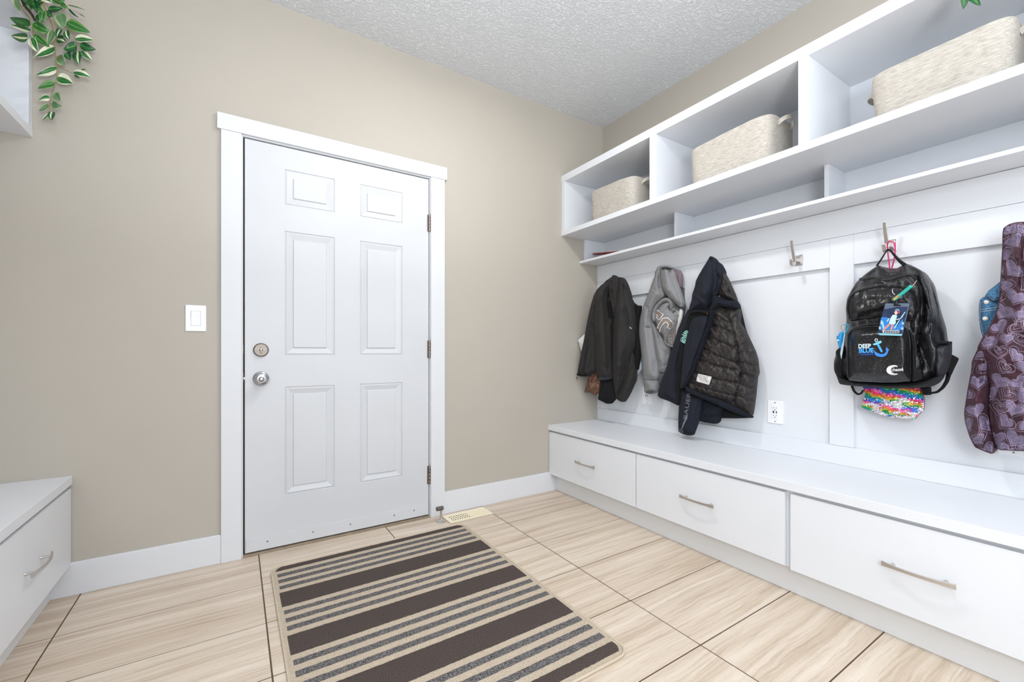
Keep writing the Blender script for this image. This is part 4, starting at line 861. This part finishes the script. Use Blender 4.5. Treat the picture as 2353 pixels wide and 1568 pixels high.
for ro, ri, cx in ((46, 38, 470), (36, 31, 475)):
    A_ = circ(cx, 1003, ro, ro * .68, 60, 300, 30); B_ = circ(cx + 7, 1003, ri, ri * .66, 300, 60, 30); cw.append(ze(A_ + B_))
decal('crescent_logo', cw, hlo, M_wht, bp, off=.003, step=3)
text('logo_lettering', 'chassé', ze([(455, 1011)])[0], (27.5, -1.5), (0, -7.5), hlo, M_wht, bp, bold=.02, off=.003)
# luggage card with photo print, on a teal fob
zk = Z(2010, 640, .0893)
cd = thing('luggage_card', (-.3, -1.85, 1.25), 'clear card holder with blue gymnast photo clipped to the backpack by teal fob', 'tag')
XK = -.300
_, hk = piece('card', zk([(262, 640), (890, 632), (905, 660), (720, 1440), (690, 1490), (110, 1470), (70, 1430), (190, 920)]), cd, mat('navy_card_print', (40, 58, 96), .25, var=.5, vs=60, coat=.6), x=XK, bulge=.002, R=3, th=.003, nz=None, step=4, smooth=0)
def kd(nm, polys, c, off=.0018): return decal(nm, [zk(p) for p in polys], hk, mat('card_' + nm, c, .35), cd, off=off, step=4)
kd('grey_margin', [[(270, 650), (880, 645), (860, 740), (600, 730), (250, 800)]], (92, 104, 124), .0014)
kd('blue_glow', [[(170, 1000), (330, 1000), (560, 1250), (720, 1040), (740, 1330), (110, 1330)]], (46, 124, 200), .0014)
kd('light_beams', [[(150, 1080), (210, 1090), (260, 1290), (215, 1300)], [(480, 1290), (520, 1290), (660, 1060), (630, 1060)], [(660, 1010), (700, 1020), (800, 850), (780, 850)]], (150, 206, 232), .0017)
kd('legs', [[(360, 1160), (410, 1190), (250, 1340), (180, 1370), (200, 1320)], [(430, 1190), (495, 1190), (450, 1320), (390, 1345)]], (206, 140, 128), .0021)
kd('leotard', [[(460, 940), (575, 935), (570, 1000), (530, 1075), (550, 1120), (520, 1190), (365, 1175), (385, 1090), (400, 1030)]], (188, 220, 222), .0022)
kd('arms', [[(385, 1020), (360, 1010), (300, 1120), (330, 1130)], [(525, 1080), (690, 1040), (690, 1020), (530, 1055)]], (196, 206, 222), .0022)
kd('face', [circ(548, 885, 46, 52, n=14)], (232, 186, 172), .0024); kd('hair_bow', [circ(622, 872, 34, 42, n=12)], (176, 70, 84), .0025); kd('hair', [[(510, 830), (540, 790), (620, 780), (650, 840), (600, 835)]], (120, 150, 176), .0026)
kd('name_band', [[(210, 1340), (640, 1330), (630, 1410), (200, 1410)]], (206, 216, 224), .0022)
lines('name_letters', [zk([(240 + i * 44, 1405), (262 + i * 44, 1345)]) for i in range(9)], 2.0, hk, mat('card_black', (20, 22, 30), .4), cd, off=.0028, smooth=0)
kd('foot_band', [[(75, 1410), (722, 1432), (700, 1480), (110, 1462)]], (140, 200, 214), .0022)
st_ = []
for cx, cy in ((175, 1150), (130, 1280), (725, 1160), (705, 1290)):
    st_.append(zk([(cx + 42 * math.cos(math.radians(-90 + 144 * i)), cy + 46 * math.sin(math.radians(-90 + 144 * i))) for i in range(6)]))
lines('stars', st_, .8, hk, mat('card_star', (206, 230, 240), .4), cd, off=.0026, smooth=0)
kd('slot', [[(470, 680), (680, 674), (690, 694), (665, 712), (480, 714)]], (14, 14, 16), .002)
piece('teal_fob', zk([(905, 165), (978, 212), (720, 420), (500, 590), (430, 548), (640, 380)]), cd, mat('teal_strap', (40, 176, 160), .45), x=-.309, bulge=.004, R=4, step=3, th=.006, nz=None, smooth=0)
piece('yellow_tab', zk([(590, 425), (625, 450), (500, 570), (455, 545)]), cd, mat('yellow_tab', (206, 190, 90), .5, c2=(200, 80, 60), vs=200), x=-.3145, bulge=.002, R=3, step=3, th=.003, nz=None, smooth=0)
lines('fob_lettering', [zk([(640 + i * 44, 400 - i * 33), (658 + i * 44, 372 - i * 33)]) for i in range(6)], .9, lambda U, V: np.full(np.shape(U), -.3155), mat('fob_ink', (20, 90, 84), .5), cd, smooth=0)
piece('black_clip', zk([(492, 590), (590, 540), (594, 690), (490, 704)]), cd, M_black, x=-.306, bulge=.003, R=3, step=3, th=.006, nz=None, smooth=0)
MB().tube([atX(*p, -.298) for p in zk([(520, 420), (470, 380), (450, 320), (460, 270), (490, 255)])], .0012, 6).build('split_ring', M_steel, cd)
MB().tube([atX(*p, -.300) for p in zk([(965, 200), (1020, 140), (1080, 55)])], .0012, 6).build('end_cord', mat('beige_cord', (190, 170, 150), .8), cd)
# blue key charm at the left side
zf = Z(1910, 730, .1211)
kc = thing('key_charm', (-.25, -1.6, 1.2), 'blue toy charm with white paper tag clipped to left side of backpack', 'charm')
piece('charm_body', zf([(150, 290), (200, 260), (225, 300), (212, 400), (200, 470), (180, 500), (165, 580), (140, 575), (135, 510), (110, 440), (98, 350), (135, 340)]), kc, mat('bright_blue_plastic', (40, 150, 214), .35), x=-.262, bulge=.012, R=6, step=2.5, th=.01, nz=(8, .003))
piece('paper_tag', zf([(215, 300), (262, 290), (250, 400), (225, 600), (190, 790), (168, 690), (185, 540)]), kc, mat('pale_tag', (186, 206, 220), .4), x=-.250, bulge=.002, R=3, step=3, th=.002, nz=None, smooth=0)
MB().tube([atX(*p, -.266) for p in zf([(250, 140), (290, 120), (322, 140), (310, 210), (270, 285), (225, 300)])], .0022, 8).build('blue_carabiner', mat('aqua_metal', (40, 170, 220), .3, .4), kc)
MB().tube([atX(*p, -.262) for p in zf(circ(225, 190, 38, 55, n=16))], .0009, 6).build('split_ring', M_steel, kc)
MB().lathe(tuple(atX(*zf([(130, 432)])[0], -.273)), (-1, -.2, 0), [(.0035, 0), (.0025, .002)], 10).build('white_eye', M_wht, kc)

# ---- sequin bag and its pink cord, behind the backpack
sb = thing('sequin_bag', (-.12, -1.85, .95), 'rainbow sequin bag hanging behind the backpack, its lower end showing', 'bag')
_, hsb = piece('bag_body', ze([(262, 1060), (285, 1130), (300, 1152), (275, 1200), (267, 1235), (360, 1266), (440, 1292), (520, 1302), (592, 1314), (622, 1280), (652, 1250), (655, 1190), (640, 1130), (640, 1060)]), sb, mat('rainbow_backing', (150, 120, 150), .5), x=-.098, bulge=.024, R=18, th=.02)
rs = random.Random(4); sv = []; sf = []; sc_ = []
PAL = [(236, 60, 120), (240, 130, 60), (230, 200, 70), (60, 170, 90), (30, 150, 160), (40, 130, 220), (120, 80, 190), (240, 120, 190), (220, 224, 232), (220, 224, 232)]
bp_poly = [tuple(p) for p in dens(ze([(262, 1060), (285, 1130), (300, 1152), (275, 1200), (267, 1235), (360, 1266), (440, 1292), (520, 1302), (592, 1314), (622, 1280), (652, 1250), (655, 1190), (640, 1130), (640, 1060)]), 6)]
us = []; vs_ = []; y = 868
kk = 0
while y < 968:
    x = 1975 + (1.5 if kk % 2 else 0)
    while x < 2125: us.append(x + rs.uniform(-.4, .4)); vs_.append(y + (x - 1975) * .13 * 0 + rs.uniform(-.3, .3)); x += 3.0
    y += 2.2; kk += 1
us = np.array(us); vs_ = np.array(vs_); ok = inside(us, vs_, bp_poly); us = us[ok]; vs_ = vs_[ok]; XX = hsb(us, vs_) - .0025
for u, v, xx in zip(us, vs_, XX):
    p = Vector(at(u, v, 0, xx)); nrm = Vector((-1, rs.uniform(-.45, .25), rs.uniform(-.2, .5))).normalized(); t = nrm.orthogonal().normalized(); b = nrm.cross(t); o_ = len(sv); rr = .0036
    for q in range(6): a = q * math.pi / 3; sv.append(tuple(p + (t * math.cos(a) + b * math.sin(a)) * rr))
    sf.append(tuple(o_ + q for q in range(6)))
    ph = (v - (u - 1975) * .22 + 7 * mnoise.noise(Vector((u / 22, v / 9, 0)))) / 3.6
    silver = mnoise.noise(Vector((u / 26, v / 11, 5))) + .35 * math.exp(-((u - 2060) / 40) ** 2) + rs.uniform(-.2, .2) > .22 and v > 915
    c = (228, 226, 232) if silver else PAL[int(ph + rs.uniform(-.35, .35)) % 8]
    if rs.random() < .06: c = rs.choice(PAL)
    sc_.append(lin(c))
me = bpy.data.meshes.new('sequins'); me.from_pydata(sv, [], sf); ca = me.color_attributes.new('Col', 'FLOAT_COLOR', 'CORNER')
ca.data.foreach_set('color', [x for c in sc_ for _ in range(6) for x in c])
s = NT('foil_sequins'); at_ = s.n('ShaderNodeVertexColor'); at_.layer_name = 'Col'; s.l(at_.outputs[0], s.b.inputs['Base Color']); s.b.inputs['Metallic'].default_value = .35; s.b.inputs['Roughness'].default_value = .3
me.materials.append(s.m); o = bpy.data.objects.new('sequins', me); COL.objects.link(o); o.parent = sb; o.matrix_parent_inverse = sb.matrix_basis.inverted(); o['kind'] = 'stuff'
pk = MB()
for dx in (0, 1.6, 3.0):
    pk.tube([atX(*ze([(x + dx, y)])[0], -.112 + .003 * dx) for x, y in ((462, 205), (474, 215), (478, 260), (470, 320), (455, 372), (452, 420))], .0020, 6)
    pk.tube([atX(*ze([(x + dx, y)])[0], -.114 + .003 * dx) for x, y in ((462, 205), (440, 200), (428, 222), (432, 280), (440, 340), (444, 390))], .0017, 6)
pk.tube([atX(*ze([(448, 380)])[0], -.110), (-.105, -1.83, 1.15), (-.10, -1.83, .95)], .002, 6)
pk.build('pink_cord', M_pink, sb, smooth=True)

# ---- plum coat with heart print
c5 = thing('plum_coat', (-.2, -2.25, 1.5), 'plum coat with scribbled lilac hearts, cut off by the right edge', 'coat')
_, h5a = piece('sleeve', ze([(1040, 860), (1000, 850), (955, 945), (950, 1010), (930, 1110), (905, 1265), (912, 1330), (940, 1420), (972, 1482), (1010, 1500), (1082, 1527), (1112, 1495), (1095, 1430), (1078, 1370), (1062, 1290), (1052, 1200), (1062, 1100), (1080, 960)]), c5, M_purple, x=-.170, bulge=.050, R=26, nz=(14, .009),
      folds=[(ze([(1000, 960), (1030, 1020), (1010, 1080)]), 3, -.014), (ze([(960, 1010), (1000, 1060), (1050, 1080)]), 3, -.010), (ze([(1060, 1230), (1040, 1320), (1060, 1400)]), 3, -.012), (ze([(970, 1440), (1040, 1450), (1090, 1440)]), 2.5, -.010), (ze([(985, 1470), (1000, 1500)]), 3, -.008), (ze([(1030, 1460), (1045, 1510)]), 3, -.008)])
_, h5 = piece('body', ze([(1150, 120), (1185, 95), (1232, 82), (1330, 78), (1420, 95), (1470, 150), (1500, 300), (1540, 500), (1640, 760), (1720, 950), (1760, 1200), (1770, 1500), (1500, 1512), (1279, 1508), (1110, 1500), (1085, 1420), (1065, 1300), (1058, 1180), (1068, 1090), (1010, 960), (985, 870), (1022, 795), (1060, 735), (1102, 650), (1125, 560), (1134, 400), (1143, 250), (1145, 150)]), c5, M_purple, x=-.178, bulge=.075, R=50, nz=(30, .014), step=5,
      folds=[(ze([(1200, 140), (1180, 260), (1200, 400), (1160, 560)]), 6, -.012), (ze([(1260, 180), (1270, 350), (1250, 480)]), 5, -.014), (ze([(1230, 160), (1225, 300)]), 5, .010), (ze([(1160, 680), (1100, 800), (1060, 900)]), 7, -.012), (ze([(1060, 1100), (1080, 1250), (1100, 1420)]), 4, -.010), (ze([(1150, 160), (1165, 240), (1155, 330)]), 4, -.008), (ze([(1150, 1040), (1220, 1080), (1300, 1070)]), 4, -.008)])
def heart(cx, cy, s_, rot, n=22, jit=0, ph=0):
    out = []
    for i in range(n):
        t = 2 * math.pi * i / n; hx = 16 * math.sin(t) ** 3 / 16; hy = -(13 * math.cos(t) - 5 * math.cos(2 * t) - 2 * math.cos(3 * t) - math.cos(4 * t)) / 16
        k = 1 + jit * math.sin(3 * t + ph); x, y = hx * s_ * k * 1.25, hy * s_ * k * .92; out.append((cx + x * math.cos(rot) - y * math.sin(rot), cy + x * math.sin(rot) + y * math.cos(rot)))
    return out
rh = random.Random(11); fills = {0: [], 1: []}; lin_ = {0: [], 1: []}
py = 115; row = 0
while py < 1520:
    px_ = 930 + (62 if row % 2 else 0)
    while px_ < 1560:
        cx, cy = px_ + rh.uniform(-20, 20), py + rh.uniform(-14, 14); s_ = rh.uniform(52, 70); rot = rh.uniform(-.9, .9)
        U, V = np.array([ze([(cx, cy)])[0][0]]), np.array([ze([(cx, cy)])[0][1]])
        for key, poly in ((0, h5), (1, h5a)):
            pass
        key = 1 if cx < 1060 and cy > 860 else 0
        fills[key].append(heart(cx, cy, s_ * rh.choice([.85, .7, .62, .01]), rot))
        for q in range(7): lin_[key].append(heart(cx + rh.uniform(-6, 6), cy + rh.uniform(-6, 6), s_ * (.15 + .13 * q + rh.uniform(-.04, .04)), rot + rh.uniform(-.12, .12), 22, .05, rh.uniform(0, 6)))
        for q in range(0): lin_[key].append(heart(cx + rh.uniform(-30, 30), cy + rh.uniform(-24, 24), s_ * rh.uniform(1.2, 1.7), rot + rh.uniform(-.8, .8), 24, .2, rh.uniform(0, 6)))
        px_ += 120
    py += 87; row += 1
P5 = [tuple(p) for p in dens(ze([(1150, 125), (1185, 100), (1232, 87), (1330, 83), (1560, 500), (1600, 1500), (1279, 1504), (1112, 1496), (1088, 1420), (1068, 1300), (1062, 1180), (1072, 1090), (1014, 960), (990, 870), (1026, 798), (1064, 738), (1106, 652), (1129, 562), (1138, 400), (1147, 250), (1149, 155)]), 6)]
P5a = [tuple(p) for p in dens(ze([(1030, 866), (1004, 856), (960, 948), (955, 1012), (935, 1112), (910, 1267), (917, 1330), (944, 1418), (976, 1478), (1012, 1495), (1080, 1520), (1106, 1492), (1090, 1430), (1074, 1370), (1058, 1290), (1048, 1200), (1058, 1100), (1056, 960)]), 6)]
def clip_lines(name, hearts, h, poly, wd, m, parent, off):
    mb = MB()
    for hp in hearts:
        P = dens(ze(hp), 3.0, True, 1); P.append(P[0]); n = len(P)
        U = np.array([p.x for p in P]); V = np.array([p.y for p in P]); ok = inside(U, V, poly)
        if not ok.any(): continue
        L = []; Rr = []
        for i, p in enumerate(P):
            d = (P[min(i + 1, n - 1)] - P[max(i - 1, 0)]).normalized(); nn = Vector((-d.y, d.x)) * wd / 2; L.append(p + nn); Rr.append(p - nn)
        A_ = L + Rr; U = np.array([p.x for p in A_]); V = np.array([p.y for p in A_]); X = h(U, V) - off
        mb.add([at(u, v, 0, x) for u, v, x in zip(U, V, X)], [(i, i + 1, n + i + 1, n + i) for i in range(n - 1) if ok[i] and ok[i + 1]])
    return mb.build(name, m, parent, fix=False)
def clip_fill(name, hearts, h, poly, m, parent, off):
    mb = MB()
    for hp in hearts:
        b = dens(ze(hp), 4, True, 1); vv, ff = tri_poly(b, 4); U = np.array([p.x for p in vv]); V = np.array([p.y for p in vv]); ok = inside(U, V, poly)
        if not ok.any(): continue
        X = h(U, V) - off; mb.add([at(u, v, 0, x) for u, v, x in zip(U, V, X)], [f for f in ff if all(ok[i] for i in f)])
    return mb.build(name, m, parent, fix=False)
for key, hh, poly in ((0, h5, P5), (1, h5a, P5a)):
    clip_fill('heart_print', fills[key], hh, poly, M_lilac, c5, .0012)['kind'] = 'stuff'; clip_lines('heart_scribbles', lin_[key], hh, poly, .62, M_lilacline, c5, .0022)['kind'] = 'stuff'

# ---- denim jacket behind it
c6 = thing('denim_jacket', (-.12, -2.1, 1.3), 'blue denim jacket with pearl snaps, mostly hidden behind the plum coat', 'jacket')
_, h6 = piece('front', ze([(1120, 560), (1060, 548), (1030, 545), (1004, 566), (998, 600), (999, 680), (1008, 750), (1022, 795), (1060, 900), (1200, 900), (1200, 540)]), c6, M_denim, x=-.118, bulge=.022, R=14, th=.02, step=3)
_, h6c = piece('collar', ze([(1160, 440), (1126, 455), (1090, 485), (1060, 508), (1034, 543), (1060, 556), (1085, 578), (1100, 575), (1125, 562), (1180, 540)]), c6, M_denim, x=-.142, bulge=.014, R=6, th=.01, step=3)
lines('topstitching', [ze([(1005, 628), (1050, 622), (1110, 612)]), ze([(1008, 640), (1050, 634), (1100, 628)]), ze([(1006, 575), (1004, 680), (1026, 785)])], 1.1, h6, mat('pale_stitching', (176, 196, 212), .8), c6, off=.002)
lines('topstitching', [ze([(1042, 540), (1064, 550), (1088, 570), (1122, 558)])], 1.0, h6c, MATS['pale_stitching'], c6, off=.002)
for q in ((1046, 580), (1038, 683)):
    u, v = ze([q])[0]; MB().lathe(tuple(atX(u, v, float(h6([u], [v])[0]) - .0005)), (-1, -.2, 0), [(.0072, 0), (.0072, .002), (.0055, .003), (.0045, .002), (.002, .0035)], 18).build('snap_button', mat('pearl_snap', (222, 216, 208), .25, .3), c6, smooth=True)

# ------------------------------------------------------------------ trailing plants
zp = Z(0, 0, .2168)
def leaf(base, tip, wd, m, parent, f=None, curl=.012, fold=.006, depth=-.075, front=-3.112, side=0):
    b = Vector(zp([base])[0]) if f is None else Vector(base); t = Vector(zp([tip])[0]) if f is None else Vector(tip)
    w_ = wd * (.2168 if f is None else 1) / 2; d = t - b; n = Vector((-d.y, d.x)).normalized(); nu, nv = 10, 6; v = []; uv = []; fc = []
    asym = (.16 if m is L_var else .05) * (1 if int(b.x * 7) % 2 else -1)
    for i in range(nu + 1):
        s = i / nu; wf = math.sin(math.pi * s ** .6) ** .8 if 0 < s < 1 else 0
        for j in range(nv + 1):
            q = -1 + 2 * j / nv; p = b + d * s + n * (q * w_ * wf) + n * (side * math.sin(math.pi * s))
            dep = depth - curl * math.sin(math.pi * s * .9) + fold * (1 - abs(q)) * wf * 1.0
            if f is None:
                P = at(p.x, p.y, 1, dep)
                if P[0] < front: P = at(p.x, p.y, 0, front + .3 * (dep - depth) * -1)
            else: P = at(p.x, p.y, 0, dep)
            v.append(tuple(P)); uv.append((s, .5 + .5 * q + asym))
    for i in range(nu):
        for j in range(nv): k = i * (nv + 1) + j; fc.append((k, k + 1, k + nv + 2, k + nv + 1))
    o = MB().add(v, fc).build('leaf', m, parent, fix=False); me = o.data; lay = me.uv_layers.new(name='UVMap')
    for l in me.loops: lay.data[l.index].uv = uv[l.vertex_index]
    me.shade_smooth(); md = o.modifiers.new('t', 'SOLIDIFY'); md.thickness = .0006
    return o
pl = thing('trailing_plant', (-3.25, -.12, 2.32), 'trailing green and cream leaved vine hanging over the upper left cubby shelf', 'plant')
LF = [((325, 262), (105, 185), 95, L_dark, -22), ((330, 330), (103, 262), 62, L_var, 0), ((300, 400), (120, 378), 92, L_strp, 0), ((328, 395), (404, 550), 84, L_var, 0), ((345, 250), (548, 352), 96, L_lime, 0), ((355, 365), (528, 497), 76, L_lime, 0), ((560, 320), (500, 480), 84, L_soft, 0),
      ((585, 500), (365, 605), 98, L_var, 0), ((608, 725), (380, 798), 84, L_var, 0), ((585, 880), (400, 937), 80, L_lime, 0), ((530, 1040), (408, 1066), 62, L_var, 0), ((515, 1110), (412, 1176), 62, L_soft, 0), ((520, 1205), (445, 1282), 34, L_var, 0), ((555, 1180), (547, 1278), 74, L_strp, 0),
      ((545, 1100), (657, 1125), 78, L_soft, 0), ((580, 985), (642, 1070), 90, L_soft, 0), ((605, 815), (772, 885), 112, L_var, 0), ((775, 760), (966, 822), 64, L_var, 0), ((855, 745), (920, 742), 16, L_soft, 0), ((790, 790), (848, 832), 30, L_soft, 0), ((615, 590), (690, 690), 96, L_soft, 0), ((695, 560), (745, 640), 70, L_dark, 0),
      ((815, 480), (672, 520), 112, L_dark, 0), ((600, 410), (695, 450), 84, L_strp, 0), ((848, 465), (1017, 526), 78, L_dark, 0), ((862, 530), (976, 640), 60, L_var, 0), ((822, 540), (838, 682), 96, L_strp, 0), ((795, 405), (992, 425), 76, L_var, 0), ((700, 230), (956, 345), 108, L_lime, 0), ((615, 140), (665, 302), 138, L_soft, 0),
      ((510, 95), (668, 88), 66, L_dark, 0), ((460, 110), (450, 245), 84, L_lime, 0), ((500, 110), (556, 182), 58, L_dark, 0), ((640, 30), (722, 92), 50, L_lime, 0), ((720, 52), (905, 106), 12, L_soft, 0), ((725, 90), (832, 186), 16, L_dark, 0), ((840, 150), (905, 190), 6, L_soft, 0), ((330, -10), (395, 140), 80, L_dark, 0), ((310, -30), (330, 110), 60, L_lime, 0),
      ((170, -30), (212, 118), 74, L_soft, 0), ((700, 320), (738, 420), 66, L_strp, 0), ((560, -20), (640, 44), 70, L_lime, 0), ((440, -20), (545, 30), 60, L_var, 0), ((420, 150), (392, 240), 46, L_dark, 0), ((600, -30), (690, 10), 60, L_lime, 0), ((360, 10), (440, 120), 60, L_dark, 0), ((430, -40), (400, 60), 70, L_dark, 0), ((250, -30), (300, 60), 50, L_dark, 0),
      ((640, 300), (600, 400), 60, L_strp, 0), ((380, 60), (470, 150), 44, L_lime, 0)]
rl = random.Random(3)
for b, t, w_, m, sd in LF: leaf(b, t, w_ * 1.08, m, pl, side=rl.uniform(-3.2, 3.2), curl=rl.uniform(.006, .02), fold=rl.uniform(.003, .010), depth=-.075 + rl.uniform(-.02, .02))
def stem(path, r, m, nm='stem', dep=-.07):
    pts = []
    for p in dens([tuple(q) for q in zp(path)], 6, False, 2):
        P = at(p.x, p.y, 1, dep)
        if P[0] < -3.112: P = at(p.x, p.y, 0, -3.118)
        pts.append(tuple(P))
    MB().tube(pts, [r * (1 - .5 * i / len(pts)) for i in range(len(pts))], 6).build(nm, m, pl, smooth=True)
stem([(195, -30), (215, 50), (260, 130), (310, 190), (340, 270), (345, 370)], .0018, M_stem); stem([(420, -30), (470, 70), (520, 180), (560, 290), (580, 400), (585, 560), (605, 700), (600, 850), (560, 960), (530, 1080), (522, 1195)], .0022, M_stem)
stem([(605, 708), (690, 742), (780, 782)], .0014, M_stem); stem([(600, 240), (690, 280), (770, 370), (820, 450), (850, 520)], .0015, M_stem); stem([(225, 60), (300, 90), (400, 215)], .0012, L_lime); stem([(330, 40), (420, 140), (500, 235)], .0010, M_wcloth); stem([(590, 600), (640, 605)], .001, M_stem); stem([(540, 1095), (520, 1130)], .001, M_stem)
stem([(215, -60), (260, 60), (330, 140), (370, 215)], .007, M_bark)
stem([(400, -60), (520, 90), (640, 140), (720, 60)], .0014, M_stem)
pp_ = MB().lathe((-3.33, -.16, 2.3175), (0, 0, 1), [(.055, 0), (.065, .01), (.08, .10), (.084, .115), (.078, .115), (.074, .10)], 36).build('planter', mat('grey_planter', (140, 140, 138), .7), pl, smooth=True)
p2 = thing('trailing_plant', (-.38, -2.1, 2.31), 'green vine leaves dangling at the top edge above the third cubby', 'plant')
LP = [((2222, -30), (2213, 21), 24), ((2228, -14), (2253, 13), 22), ((2240, -40), (2262, -12), 22), ((2205, -60), (2195, -20), 22), ((2225, -70), (2240, -40), 20)]
for b, t, w_ in LP: leaf(b, t, w_, L_dark, p2, f=1, curl=.008, fold=.005, depth=-.432)
MB().tube([(-.33, -2.08, 2.36), (-.40, -2.09, 2.345), tuple(atX(2226, -90, -.435)), tuple(atX(2224, -20, -.435))], .0016, 6).build('stem', M_stem, p2, smooth=True)
MB().lathe((-.27, -2.08, 2.3095), (0, 0, 1), [(.05, 0), (.06, .01), (.072, .09), (.076, .10), (.070, .10), (.066, .09)], 36).build('planter', MATS['grey_planter'], p2, smooth=True)
